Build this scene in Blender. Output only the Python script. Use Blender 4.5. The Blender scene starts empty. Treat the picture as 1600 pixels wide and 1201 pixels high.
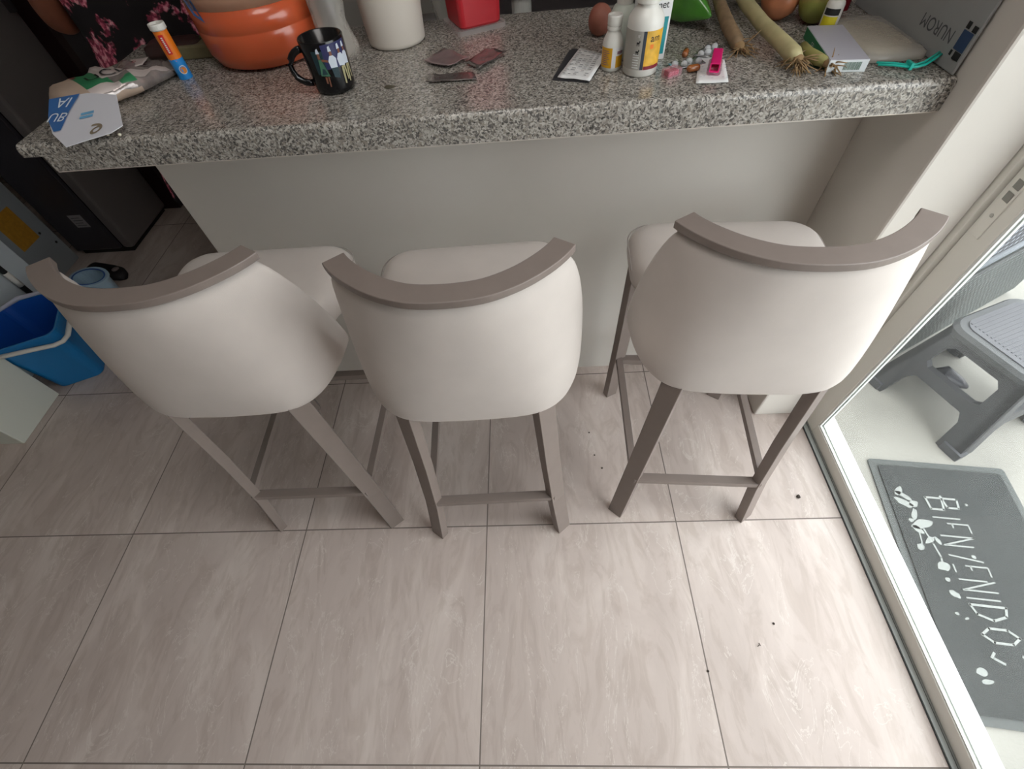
import bpy, bmesh, math, random
from mathutils import Vector, Matrix, noise
from mathutils.bvhtree import BVHTree

PI = math.pi
C = bpy.context.scene.collection
sc = bpy.context.scene
random.seed(7)

# ------------------------------------------------------------------ camera, sky, exposure
cam_d = bpy.data.cameras.new('camera')
cam_d.sensor_fit = 'HORIZONTAL'; cam_d.sensor_width = 36.0
cam_d.lens = 707.137 / 1600 * 36.0
cam_d.clip_start = 0.02; cam_d.clip_end = 100
cam = bpy.data.objects.new('camera', cam_d); C.objects.link(cam)
cam.location = (0.177076, -0.478516, 1.447729)
cam.rotation_euler = (0.6201449, 0.0668976, -0.0011598)
sc.camera = cam

world = bpy.data.worlds.new('overcast_sky'); sc.world = world
world.use_nodes = True
wn = world.node_tree.nodes; wl = world.node_tree.links
wn['Background'].inputs[0].default_value = (0.975, 0.975, 1.0, 1)
wn['Background'].inputs[1].default_value = 4.9

sc.view_settings.view_transform = 'Standard'
sc.view_settings.look = 'None'
sc.view_settings.gamma = 1.0
sc.view_settings.use_curve_mapping = False
sc.view_settings.exposure = 0.0


# ------------------------------------------------------------------ helpers
def lin(c):
    out = []
    for v in c:
        v = v / 255.0
        out.append(v / 12.92 if v <= 0.04045 else ((v + 0.055) / 1.055) ** 2.4)
    return (*out, 1.0)


def pset(b, **kw):
    for k, v in kw.items():
        k = k.replace('_', ' ')
        if k in b.inputs:
            b.inputs[k].default_value = v


def mat(name, rgb, rough=0.5, metal=0.0, var=0.0, scale=20.0, bump=0.0, bscale=200.0, **kw):
    """plain procedural surface: base colour with soft noise variation and an optional fine bump"""
    m = bpy.data.materials.new(name); m.use_nodes = True
    nt = m.node_tree; b = nt.nodes['Principled BSDF']
    col = lin(rgb)
    b.inputs['Base Color'].default_value = col
    b.inputs['Roughness'].default_value = rough
    b.inputs['Metallic'].default_value = metal
    pset(b, **kw)
    tc = nt.nodes.new('ShaderNodeTexCoord')
    if var > 0:
        n = nt.nodes.new('ShaderNodeTexNoise'); n.inputs['Scale'].default_value = scale
        n.inputs['Detail'].default_value = 4
        nt.links.new(tc.outputs['Object'], n.inputs['Vector'])
        r = nt.nodes.new('ShaderNodeValToRGB')
        r.color_ramp.elements[0].position = 0.3; r.color_ramp.elements[1].position = 0.7
        r.color_ramp.elements[0].color = (*[x * (1 - var) for x in col[:3]], 1)
        r.color_ramp.elements[1].color = (*[min(1, x * (1 + var * 0.6)) for x in col[:3]], 1)
        nt.links.new(n.outputs['Fac'], r.inputs['Fac'])
        nt.links.new(r.outputs['Color'], b.inputs['Base Color'])
    if bump > 0:
        n2 = nt.nodes.new('ShaderNodeTexNoise'); n2.inputs['Scale'].default_value = bscale
        nt.links.new(tc.outputs['Object'], n2.inputs['Vector'])
        bp = nt.nodes.new('ShaderNodeBump'); bp.inputs['Strength'].default_value = bump
        bp.inputs['Distance'].default_value = 0.002
        nt.links.new(n2.outputs['Fac'], bp.inputs['Height'])
        nt.links.new(bp.outputs['Normal'], b.inputs['Normal'])
    return m


class MB:
    """collects shapes into one mesh object"""
    def __init__(s):
        s.v = []; s.f = []; s.m = []; s.mi = 0

    def add(s, vs, fs):
        o = len(s.v)
        s.v += [tuple(p) for p in vs]
        s.f += [tuple(i + o for i in f) for f in fs]
        s.m += [s.mi] * len(fs)
        return s

    def box(s, x0, x1, y0, y1, z0, z1, M=None):
        vs = [Vector((x, y, z)) for z in (z0, z1) for y in (y0, y1) for x in (x0, x1)]
        if M: vs = [M @ p for p in vs]
        return s.add(vs, [(0, 2, 3, 1), (4, 5, 7, 6), (0, 1, 5, 4), (2, 6, 7, 3), (0, 4, 6, 2), (1, 3, 7, 5)])

    def prism(s, poly, z0, z1, M=None):
        n = len(poly)
        a = sum(poly[i][0] * poly[(i + 1) % n][1] - poly[(i + 1) % n][0] * poly[i][1] for i in range(n))
        if a < 0: poly = poly[::-1]
        vs = [Vector((x, y, z0)) for x, y in poly] + [Vector((x, y, z1)) for x, y in poly]
        if M: vs = [M @ p for p in vs]
        fs = [tuple(range(n))[::-1], tuple(range(n, 2 * n))]
        fs += [(i, (i + 1) % n, n + (i + 1) % n, n + i) for i in range(n)]
        return s.add(vs, fs)

    def loft(s, rings, closed=True, cap=True):
        n = len(rings[0]); vs = [p for r in rings for p in r]; fs = []
        for j in range(len(rings) - 1):
            for i in range(n if closed else n - 1):
                k = (i + 1) % n
                fs.append((j * n + i, j * n + k, (j + 1) * n + k, (j + 1) * n + i))
        if cap and closed:
            fs.append(tuple(range(n))[::-1])
            fs.append(tuple((len(rings) - 1) * n + i for i in range(n)))
        return s.add(vs, fs)

    def lathe(s, prof, seg=32, c=(0, 0, 0), M=None, cap=True):
        rings = []
        for r, z in prof:
            ring = [Vector((c[0] + r * math.cos(2 * PI * i / seg), c[1] + r * math.sin(2 * PI * i / seg), c[2] + z)) for i in range(seg)]
            if M: ring = [M @ p for p in ring]
            rings.append(ring)
        return s.loft(rings, cap=cap)

    def tube(s, pts, rad, seg=10, sq=1.0):
        pts = [Vector(p) for p in pts]
        if not isinstance(rad, (list, tuple)): rad = [rad] * len(pts)
        rings = []
        up = Vector((0, 0, 1))
        for i, p in enumerate(pts):
            t = (pts[min(i + 1, len(pts) - 1)] - pts[max(i - 1, 0)]).normalized()
            if abs(t.dot(up)) > 0.95: u = t.cross(Vector((0, 1, 0))).normalized()
            else: u = t.cross(up).normalized()
            w = u.cross(t).normalized()
            rings.append([p + u * (rad[i] * math.cos(2 * PI * k / seg)) + w * (rad[i] * sq * math.sin(2 * PI * k / seg)) for k in range(seg)])
        return s.loft(rings)

    def bar(s, p0, p1, w, h, side=None):
        """rectangular bar from p0 to p1; w across 'side', h the other way"""
        p0 = Vector(p0); p1 = Vector(p1); t = (p1 - p0).normalized()
        side = Vector(side) if side else t.cross(Vector((0, 0, 1)))
        side = (side - t * side.dot(t)).normalized(); o = t.cross(side)
        rings = [[p + side * (a * w / 2) + o * (b * h / 2) for a, b in ((-1, -1), (1, -1), (1, 1), (-1, 1))] for p in (p0, p1)]
        return s.loft(rings)

    def build(s, name, mats, parent=None, smooth=False, bevel=0, segs=2, sub=0, loc=None):
        me = bpy.data.meshes.new(name)
        me.from_pydata(s.v, [], s.f)
        if not isinstance(mats, (list, tuple)): mats = [mats]
        for m in mats: me.materials.append(m)
        for p, i in zip(me.polygons, s.m): p.material_index = i
        bm = bmesh.new(); bm.from_mesh(me)
        bmesh.ops.recalc_face_normals(bm, faces=bm.faces[:])
        bm.to_mesh(me); bm.free()
        if smooth:
            for p in me.polygons: p.use_smooth = True
        o = bpy.data.objects.new(name, me); C.objects.link(o)
        if parent: o.parent = parent
        if loc: o.location = loc
        if bevel:
            b = o.modifiers.new('bevel', 'BEVEL'); b.width = bevel; b.segments = segs
            b.limit_method = 'ANGLE'; b.angle_limit = math.radians(35)
            b.harden_normals = False
        if sub:
            d = o.modifiers.new('sub', 'SUBSURF'); d.levels = sub; d.render_levels = sub
        return o


def tag(o, label, cat, group=None, kind=None):
    o['label'] = label; o['category'] = cat
    if group: o['group'] = group
    if kind: o['kind'] = kind
    return o


def thing(name, label, cat, loc=(0, 0, 0), rz=0, group=None):
    o = bpy.data.objects.new(name, None); C.objects.link(o)
    o.empty_display_size = 0.05
    o.location = loc; o.rotation_euler = (0, 0, rz)
    return tag(o, label, cat, group)


def struct(o):
    o['kind'] = 'structure'; return o


def dup(root, loc, rz, label):
    r = root.copy(); C.objects.link(r); r.location = loc; r.rotation_euler = (0, 0, rz); r['label'] = label
    for ch in list(root.children):
        c = ch.copy(); C.objects.link(c); c.parent = r
        for g in ch.children:
            d = g.copy(); C.objects.link(d); d.parent = c
    return r


def text_geo(s, size):
    """flat outlines of a string as mesh data (vertices, faces), baseline at 0, centred in x"""
    cu = bpy.data.curves.new('t', 'FONT'); cu.body = s; cu.size = size; cu.align_x = 'CENTER'
    o = bpy.data.objects.new('t', cu); C.objects.link(o)
    dg = bpy.context.evaluated_depsgraph_get()
    me = bpy.data.meshes.new_from_object(o.evaluated_get(dg))
    vs = [v.co.copy() for v in me.vertices]; fs = [tuple(p.vertices) for p in me.polygons]
    bpy.data.objects.remove(o); bpy.data.curves.remove(cu); bpy.data.meshes.remove(me)
    return vs, fs


def frame(o, ux, uy):
    """matrix with origin o, local x along ux, local y along uy"""
    ux = Vector(ux).normalized(); uy = Vector(uy); uy = (uy - ux * uy.dot(ux)).normalized(); uz = ux.cross(uy)
    M = Matrix((ux, uy, uz)).transposed().to_4x4(); M.translation = Vector(o); return M


def text_on(mb, s, size, M):
    vs, fs = text_geo(s, size)
    mb.add([M @ v for v in vs], fs); return mb


def text_cyl(mb, s, size, c, r, ang, z, tilt=0):
    """text wrapped on a vertical cylinder; ang = direction of its middle (radians), read from outside"""
    vs, fs = text_geo(s, size)
    out = []
    for v in vs:
        a = ang + v.x / r
        out.append(Vector((c[0] + r * math.cos(a), c[1] + r * math.sin(a), c[2] + z + v.y)))
    mb.add(out, fs); return mb


def cyl_patch(mb, poly, c, r, rt=None, z0=0, z1=1):
    """polygon of (angle, z) laid on a vertical cylinder (or cone from r at z0 to rt at z1)"""
    n = len(poly); out = []
    for a, z in poly:
        rr = r if rt is None else r + (rt - r) * (z - z0) / (z1 - z0)
        out.append(Vector((c[0] + rr * math.cos(a), c[1] + rr * math.sin(a), c[2] + z)))
    mb.add(out, [tuple(range(n))]); return mb


def cyl_rect(mb, a0, a1, z0, z1, c, r, rt=None, zb=0, zt=1, n=8):
    for i in range(n):
        b0 = a0 + (a1 - a0) * i / n; b1 = a0 + (a1 - a0) * (i + 1) / n
        cyl_patch(mb, [(b0, z0), (b1, z0), (b1, z1), (b0, z1)], c, r, rt, zb, zt)
    return mb


def rrect(x0, x1, y0, y1, r, n=6):
    pts = []
    for cx, cy, a in ((x1 - r, y1 - r, 0), (x0 + r, y1 - r, PI / 2), (x0 + r, y0 + r, PI), (x1 - r, y0 + r, 1.5 * PI)):
        for i in range(n + 1):
            t = a + PI / 2 * i / n
            pts.append((cx + r * math.cos(t), cy + r * math.sin(t)))
    return pts


# ------------------------------------------------------------------ materials
def floor_material():
    m = bpy.data.materials.new('floor_tile'); m.use_nodes = True
    nt = m.node_tree; N = nt.nodes; L = nt.links; b = N['Principled BSDF']
    tc = N.new('ShaderNodeTexCoord'); sep = N.new('ShaderNodeSeparateXYZ'); L.new(tc.outputs['Object'], sep.inputs[0])

    def M(op, a, bb=None, c=None):
        n = N.new('ShaderNodeMath'); n.operation = op
        for i, x in enumerate((a, bb, c)):
            if x is None: continue
            if isinstance(x, (int, float)): n.inputs[i].default_value = x
            else: L.new(x, n.inputs[i])
        return n.outputs[0]
    ux = M('DIVIDE', sep.outputs['X'], 0.6); uy = M('DIVIDE', sep.outputs['Y'], 0.5943)
    ix = M('FLOOR', ux); iy = M('FLOOR', uy)
    fx = M('ABSOLUTE', M('SUBTRACT', M('SUBTRACT', ux, ix), 0.5)); fy = M('ABSOLUTE', M('SUBTRACT', M('SUBTRACT', uy, iy), 0.5))
    edge = M('MAXIMUM', fx, fy)
    grout = M('GREATER_THAN', edge, 0.5 - 0.0030)
    cell = N.new('ShaderNodeCombineXYZ'); L.new(ix, cell.inputs[0]); L.new(iy, cell.inputs[1])
    wn_ = N.new('ShaderNodeTexWhiteNoise'); wn_.noise_dimensions = '2D'; L.new(cell.outputs[0], wn_.inputs['Vector'])
    sc_ = N.new('ShaderNodeVectorMath'); sc_.operation = 'SCALE'; sc_.inputs['Scale'].default_value = 37.0
    L.new(wn_.outputs['Color'], sc_.inputs[0])
    add = N.new('ShaderNodeVectorMath'); add.operation = 'ADD'; L.new(tc.outputs['Object'], add.inputs[0]); L.new(sc_.outputs[0], add.inputs[1])

    def veins(sx, sy, rot, detail, dist):
        mp = N.new('ShaderNodeMapping'); mp.inputs['Scale'].default_value = (sx, sy, 1); mp.inputs['Rotation'].default_value = (0, 0, rot)
        L.new(add.outputs[0], mp.inputs['Vector'])
        n = N.new('ShaderNodeTexNoise'); n.inputs['Scale'].default_value = 1; n.inputs['Detail'].default_value = detail
        n.inputs['Distortion'].default_value = dist; n.inputs['Roughness'].default_value = 0.6
        L.new(mp.outputs[0], n.inputs['Vector']); return n.outputs['Fac']
    v1 = veins(4.6, 1.25, 0.26, 7, 1.1)
    r1 = N.new('ShaderNodeValToRGB'); e = r1.color_ramp.elements
    e[0].position = 0.28; e[0].color = lin((184, 170, 163)); e[1].position = 0.80; e[1].color = lin((220, 209, 203))
    x = e.new(0.50); x.color = lin((198, 184, 177)); x = e.new(0.60); x.color = lin((209, 196, 189))
    L.new(v1, r1.inputs[0])
    v2 = veins(15, 4.5, 0.3, 9, 2.2)
    r2 = N.new('ShaderNodeValToRGB'); e = r2.color_ramp.elements
    e[0].position = 0.38; e[0].color = (0.86, 0.84, 0.82, 1); e[1].position = 0.52; e[1].color = (1, 1, 1, 1)
    L.new(v2, r2.inputs[0])
    mx = N.new('ShaderNodeMixRGB'); mx.blend_type = 'MULTIPLY'; mx.inputs[0].default_value = 0.8
    L.new(r1.outputs[0], mx.inputs[1]); L.new(r2.outputs[0], mx.inputs[2])
    v3 = veins(7, 2.6, 0.35, 12, 2.4)
    crack = M('LESS_THAN', M('ABSOLUTE', M('SUBTRACT', v3, 0.57)), 0.006)
    mc = N.new('ShaderNodeMixRGB'); mc.inputs[2].default_value = lin((222, 214, 207)); L.new(M('MULTIPLY', crack, 0.45), mc.inputs[0]); L.new(mx.outputs[0], mc.inputs[1])
    mg = N.new('ShaderNodeMixRGB'); mg.inputs[2].default_value = lin((118, 108, 102)); L.new(grout, mg.inputs[0]); L.new(mc.outputs[0], mg.inputs[1])
    L.new(mg.outputs[0], b.inputs['Base Color'])
    ro = M('MULTIPLY_ADD', grout, 0.4, 0.42)
    L.new(ro, b.inputs['Roughness'])
    bp = N.new('ShaderNodeBump'); bp.inputs['Strength'].default_value = 0.35; bp.inputs['Distance'].default_value = 0.002
    L.new(M('SUBTRACT', 1.0, grout), bp.inputs['Height']); L.new(bp.outputs[0], b.inputs['Normal'])
    return m


def granite_material():
    m = bpy.data.materials.new('granite'); m.use_nodes = True
    nt = m.node_tree; N = nt.nodes; L = nt.links; b = N['Principled BSDF']
    tc = N.new('ShaderNodeTexCoord')
    nz = N.new('ShaderNodeTexNoise'); nz.inputs['Scale'].default_value = 90; nz.inputs['Detail'].default_value = 3
    L.new(tc.outputs['Object'], nz.inputs['Vector'])
    mixv = N.new('ShaderNodeMixRGB'); mixv.inputs[0].default_value = 0.012
    L.new(tc.outputs['Object'], mixv.inputs[1]); L.new(nz.outputs['Color'], mixv.inputs[2])

    def vor(scale):
        v = N.new('ShaderNodeTexVoronoi'); v.inputs['Scale'].default_value = scale
        L.new(mixv.outputs[0], v.inputs['Vector'])
        s = N.new('ShaderNodeSeparateColor'); L.new(v.outputs['Color'], s.inputs[0]); return s.outputs[0]
    r = N.new('ShaderNodeValToRGB'); r.color_ramp.interpolation = 'CONSTANT'; e = r.color_ramp.elements
    e[0].position = 0.0; e[0].color = lin((96, 94, 91)); e[1].position = 0.16; e[1].color = lin((138, 133, 127))
    for p, c in ((0.34, (160, 155, 148)), (0.54, (178, 173, 166)), (0.70, (146, 139, 130)), (0.80, (188, 183, 176)), (0.93, (112, 108, 104))):
        x = e.new(p); x.color = lin(c)
    L.new(vor(290), r.inputs[0])
    r2 = N.new('ShaderNodeValToRGB'); r2.color_ramp.interpolation = 'CONSTANT'; e = r2.color_ramp.elements
    e[0].position = 0.0; e[0].color = (0.55, 0.54, 0.53, 1); e[1].position = 0.13; e[1].color = (1, 1, 1, 1)
    L.new(vor(400), r2.inputs[0])
    mx = N.new('ShaderNodeMixRGB'); mx.blend_type = 'MULTIPLY'; mx.inputs[0].default_value = 1
    L.new(r.outputs[0], mx.inputs[1]); L.new(r2.outputs[0], mx.inputs[2])
    L.new(mx.outputs[0], b.inputs['Base Color'])
    b.inputs['Roughness'].default_value = 0.22
    return m


def clear_film(name, tint=(235, 238, 240), alpha=0.35, rough=0.25):
    """thin clear plastic: mostly lets through, with a glossy skin"""
    m = bpy.data.materials.new(name); m.use_nodes = True
    nt = m.node_tree; N = nt.nodes; L = nt.links
    b = N['Principled BSDF']; b.inputs['Base Color'].default_value = lin(tint)
    b.inputs['Roughness'].default_value = rough; b.inputs['Alpha'].default_value = alpha
    n = N.new('ShaderNodeTexNoise'); n.inputs['Scale'].default_value = 60; n.inputs['Detail'].default_value = 3
    tc = N.new('ShaderNodeTexCoord'); L.new(tc.outputs['Object'], n.inputs['Vector'])
    bp = N.new('ShaderNodeBump'); bp.inputs['Strength'].default_value = 0.5; bp.inputs['Distance'].default_value = 0.004
    L.new(n.outputs['Fac'], bp.inputs['Height']); L.new(bp.outputs[0], b.inputs['Normal'])
    return m


def glass_material():
    m = bpy.data.materials.new('dusty_glass'); m.use_nodes = True
    nt = m.node_tree; N = nt.nodes; L = nt.links
    N.remove(N['Principled BSDF'])
    out = N['Material Output']
    tr = N.new('ShaderNodeBsdfTransparent'); tr.inputs[0].default_value = (0.96, 0.985, 0.975, 1)
    gl = N.new('ShaderNodeBsdfGlossy'); gl.inputs['Roughness'].default_value = 0.02
    lw_ = N.new('ShaderNodeLayerWeight'); lw_.inputs['Blend'].default_value = 0.5
    pw = N.new('ShaderNodeMath'); pw.operation = 'POWER'; pw.inputs[1].default_value = 5; L.new(lw_.outputs['Facing'], pw.inputs[0])
    fr = N.new('ShaderNodeMath'); fr.operation = 'MULTIPLY_ADD'; fr.inputs[1].default_value = 0.45; fr.inputs[2].default_value = 0.025; L.new(pw.outputs[0], fr.inputs[0])
    m1 = N.new('ShaderNodeMixShader'); L.new(fr.outputs[0], m1.inputs[0]); L.new(tr.outputs[0], m1.inputs[1]); L.new(gl.outputs[0], m1.inputs[2])
    # a film of dust: scatters a little of the light that comes through
    tl = N.new('ShaderNodeBsdfTranslucent'); tl.inputs[0].default_value = (0.9, 0.93, 0.92, 1)
    tc = N.new('ShaderNodeTexCoord'); n = N.new('ShaderNodeTexNoise'); n.inputs['Scale'].default_value = 3; n.inputs['Detail'].default_value = 6
    L.new(tc.outputs['Object'], n.inputs['Vector'])
    r = N.new('ShaderNodeMapRange'); r.inputs[1].default_value = 0.3; r.inputs[2].default_value = 0.7; r.inputs[3].default_value = 0.006; r.inputs[4].default_value = 0.016
    L.new(n.outputs['Fac'], r.inputs[0])
    m2 = N.new('ShaderNodeMixShader'); L.new(r.outputs[0], m2.inputs[0]); L.new(m1.outputs[0], m2.inputs[1]); L.new(tl.outputs[0], m2.inputs[2])
    L.new(m2.outputs[0], out.inputs[0])
    return m


def gravel_material():
    m = bpy.data.materials.new('gravel'); m.use_nodes = True
    nt = m.node_tree; N = nt.nodes; L = nt.links; b = N['Principled BSDF']
    tc = N.new('ShaderNodeTexCoord'); v = N.new('ShaderNodeTexVoronoi'); v.inputs['Scale'].default_value = 55
    L.new(tc.outputs['Object'], v.inputs['Vector'])
    r = N.new('ShaderNodeValToRGB'); e = r.color_ramp.elements
    e[0].position = 0.25; e[0].color = lin((160, 160, 157)); e[1].position = 0.62; e[1].color = lin((40, 42, 42))
    L.new(v.outputs['Distance'], r.inputs[0]); L.new(r.outputs[0], b.inputs['Base Color'])
    b.inputs['Roughness'].default_value = 0.9
    return m


def weave_material(name, dark, light, scale):
    m = bpy.data.materials.new(name); m.use_nodes = True
    nt = m.node_tree; N = nt.nodes; L = nt.links; b = N['Principled BSDF']
    tc = N.new('ShaderNodeTexCoord')
    w1 = N.new('ShaderNodeTexWave'); w1.inputs['Scale'].default_value = scale; w1.bands_direction = 'X'; w1.inputs['Distortion'].default_value = 2; w1.inputs['Detail'].default_value = 3
    w2 = N.new('ShaderNodeTexWave'); w2.inputs['Scale'].default_value = scale; w2.bands_direction = 'Z'; w2.inputs['Distortion'].default_value = 2
    L.new(tc.outputs['Object'], w1.inputs['Vector']); L.new(tc.outputs['Object'], w2.inputs['Vector'])
    mu = N.new('ShaderNodeMath'); mu.operation = 'MULTIPLY'; L.new(w1.outputs['Fac'], mu.inputs[0]); L.new(w2.outputs['Fac'], mu.inputs[1])
    r = N.new('ShaderNodeValToRGB'); e = r.color_ramp.elements
    e[0].position = 0.2; e[0].color = lin(dark); e[1].position = 0.75; e[1].color = lin(light)
    L.new(mu.outputs[0], r.inputs[0]); L.new(r.outputs[0], b.inputs['Base Color'])
    bp = N.new('ShaderNodeBump'); bp.inputs['Distance'].default_value = 0.004; L.new(mu.outputs[0], bp.inputs['Height']); L.new(bp.outputs[0], b.inputs['Normal'])
    b.inputs['Roughness'].default_value = 0.55
    return m


def floral_material():
    m = bpy.data.materials.new('floral_cloth'); m.use_nodes = True
    nt = m.node_tree; N = nt.nodes; L = nt.links; b = N['Principled BSDF']
    tc = N.new('ShaderNodeTexCoord')
    nz = N.new('ShaderNodeTexNoise'); nz.inputs['Scale'].default_value = 38; nz.inputs['Detail'].default_value = 3; L.new(tc.outputs['Object'], nz.inputs['Vector'])
    mv = N.new('ShaderNodeMixRGB'); mv.inputs[0].default_value = 0.07; L.new(tc.outputs['Object'], mv.inputs[1]); L.new(nz.outputs['Color'], mv.inputs[2])
    v = N.new('ShaderNodeTexVoronoi'); v.inputs['Scale'].default_value = 13; L.new(mv.outputs[0], v.inputs['Vector'])
    r = N.new('ShaderNodeValToRGB'); r.color_ramp.interpolation = 'LINEAR'; e = r.color_ramp.elements
    e[0].position = 0.0; e[0].color = (1, 1, 1, 1); e[1].position = 0.42; e[1].color = (0, 0, 0, 1)
    x = e.new(0.34); x.color = (1, 1, 1, 1)
    L.new(v.outputs['Distance'], r.inputs[0])
    n2 = N.new('ShaderNodeTexNoise'); n2.inputs['Scale'].default_value = 75; L.new(tc.outputs['Object'], n2.inputs['Vector'])
    fl = N.new('ShaderNodeValToRGB'); e = fl.color_ramp.elements
    e[0].position = 0.42; e[0].color = lin((132, 48, 72)); e[1].position = 0.62; e[1].color = lin((240, 170, 186))
    x = e.new(0.5); x.color = lin((206, 92, 120))
    L.new(n2.outputs['Fac'], fl.inputs[0])
    mx = N.new('ShaderNodeMixRGB'); mx.inputs[1].default_value = lin((20, 14, 18)); L.new(r.outputs[0], mx.inputs[0]); L.new(fl.outputs[0], mx.inputs[2])
    L.new(mx.outputs[0], b.inputs['Base Color']); b.inputs['Roughness'].default_value = 0.85
    return m


FLOOR = floor_material()
GRANITE = granite_material()
GLASS = glass_material()
GRAVEL = gravel_material()
WALL = mat('wall_paint', (214, 209, 202), 0.75, var=0.03, scale=3, bump=0.06, bscale=120)
CEIL = mat('ceiling_paint', (236, 233, 228), 0.9)
FARW = mat('taupe_wall_paint', (206, 198, 191), 0.85)
FABRIC = mat('off_white_upholstery', (206, 197, 191), 0.78, var=0.05, scale=9, bump=0.12, bscale=900, Sheen_Weight=0.15)
SEAM = mat('upholstery_seam', (176, 168, 163), 0.8)
METAL = mat('taupe_painted_metal', (132, 120, 114), 0.42, var=0.04, scale=30)
ALU = mat('beige_aluminium', (232, 231, 224), 0.5)
ALUW = mat('white_aluminium', (226, 228, 226), 0.35)
GASKET = mat('dark_gasket', (70, 74, 74), 0.7)
TRACK = mat('grey_track', (176, 182, 181), 0.5, 0.0)
CONC = mat('patio_concrete', (152, 150, 143), 0.9, var=0.12, scale=7, bump=0.3, bscale=90)
SILL = mat('white_sill', (238, 238, 236), 0.7)
BLACK = mat('black_gloss', (14, 14, 17), 0.18)
DKGREY = mat('charcoal_enamel', (58, 54, 60), 0.35, var=0.05)
DKGREY2 = mat('dark_steel', (112, 107, 106), 0.38, var=0.05, scale=4)
DKBROWN = mat('dark_gap_and_plinth_brown', (44, 24, 26), 0.5)
WHITE = mat('white_plastic', (226, 224, 218), 0.35)
WHITE2 = mat('cream_plastic', (216, 208, 198), 0.4)
PAPER = mat('white_paper', (228, 228, 228), 0.8)
INK = mat('black_ink', (34, 34, 36), 0.7)
SKIN = mat('brown_skin', (140, 84, 60), 0.55, var=0.08, scale=14)


# ------------------------------------------------------------------ the setting
o = struct(MB().box(-3.4, 1.105, -3.2, 3.3, -0.12, 0).build('floor', FLOOR))
o = struct(MB().box(-3.4, 1.25, -3.2, 3.3, 2.5, 2.6).build('ceiling', CEIL))
o = struct(MB().box(-0.757, 0.955, 0.63, 0.74, 0, 0.998).build('wall_back', WALL, bevel=0.002))
o = struct(MB().box(0.955, 1.111, 0.38, 0.80, 0, 2.5).build('wall_pier', WALL, bevel=0.006))
o = struct(MB().box(1.111, 1.26, 0.405, 3.3, -0.02, 2.5).build('wall_right', WALL))
o = struct(MB().box(1.111, 1.26, -3.2, -1.3, -0.02, 2.5).build('wall_corner', FARW))
o = struct(MB().box(1.111, 1.26, -1.3, 0.405, 2.1, 2.5).build('wall_lintel', WALL))
o = struct(MB().box(-3.4, 1.25, -3.3, -3.2, 0, 2.5).build('wall_front', FARW))
o = struct(MB().box(-3.4, 1.25, 3.2, 3.3, 0, 2.5).build('wall_kitchen', WALL))
o = struct(MB().box(-3.5, -3.4, -3.2, 3.3, 0, 2.5).build('wall_left', FARW))
o = struct(MB().box(-2.75, -1.833, 0.366, 0.603, 0, 2.5).build('wall_stub', mat('stub_paint', (206, 208, 198), 0.75), bevel=0.004))

o = struct(MB().box(1.178, 9, -5, 7, -0.12, 0.0).build('floor_patio', CONC))
m = MB(); m.box(1.1665, 1.178, -1.3, 0.405, -0.05, 0.013); m.box(1.1665, 1.216, -1.3, 0.405, 0.0125, 0.016)
o = struct(m.build('trim_1', SILL))

# sliding door: one glazed panel (its rails are its parts), frame and track
d = bpy.data.objects.new('door_1', None); C.objects.link(d); struct(d)
d.location = (1.125, 0.365, 0)
PX0, PX1 = 0.0, 0.022
m = MB(); m.box(PX0, PX1, -0.064, 0.0, 0.006, 2.05); m.build('stile', ALU, d, bevel=0.002)
m = MB(); m.box(PX0, PX1, -1.61, -0.064, 0.006, 0.052); m.build('bottom_rail', ALU, d, bevel=0.002)
m = MB(); m.box(PX0, PX1, -1.61, -0.064, 1.99, 2.05); m.build('top_rail', ALU, d, bevel=0.002)
m = MB(); m.box(PX0, PX1, -1.665, -1.61, 0.006, 2.05); m.build('stile', ALU, d, bevel=0.002)
m = MB()
m.box(0.003, 0.009, -0.070, -0.064, 0.052, 1.99); m.box(0.003, 0.009, -1.61, -0.070, 0.052, 0.056)
m.box(0.015, 0.021, -0.070, -0.064, 0.052, 1.99); m.box(0.015, 0.021, -1.61, -0.070, 0.052, 0.056)
m.build('glazing_bead', ALUW, d)
m = MB(); m.box(0.0095, 0.0105, -0.068, -0.064, 0.052, 1.99); m.box(0.0095, 0.0105, -1.61, -0.064, 0.052, 0.0535)
m.build('glazing_gasket', GASKET, d)
m = MB(); m.box(0.0105, 0.0140, -1.61, -0.064, 0.053, 1.99); m.build('glass_pane', GLASS, d)
# latch on the stile
m = MB(); m.box(-0.003, 0.0, -0.036, -0.010, 0.78, 1.06); latch = m.build('latch_plate', ALU, d, bevel=0.001)
m = MB(); m.box(-0.0045, -0.0028, -0.032, -0.016, 0.862, 0.880); m.box(-0.0045, -0.0028, -0.032, -0.016, 0.888, 0.905)
m.build('latch_slot', mat('latch_grey', (142, 142, 136), 0.5, 0.0), latch)
for zz, rr in ((0.83, 0.004), (0.965, 0.009)):
    m = MB(); M = Matrix.Translation((-0.003, -0.024, zz)) @ Matrix.Rotation(-PI / 2, 4, 'Y')
    m.lathe([(rr, 0), (rr, 0.0015), (rr * 0.5, 0.002)], 16, M=M); m.build('screw', mat('screw_steel', (190, 190, 184), 0.4, 0.0), latch)
m = MB(); m.box(-0.003, 0, -0.036, -0.010, 1.0, 1.05); m.build('latch_keeper', mat('keeper_grey', (190, 190, 184), 0.5, 0.0), latch)
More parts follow.
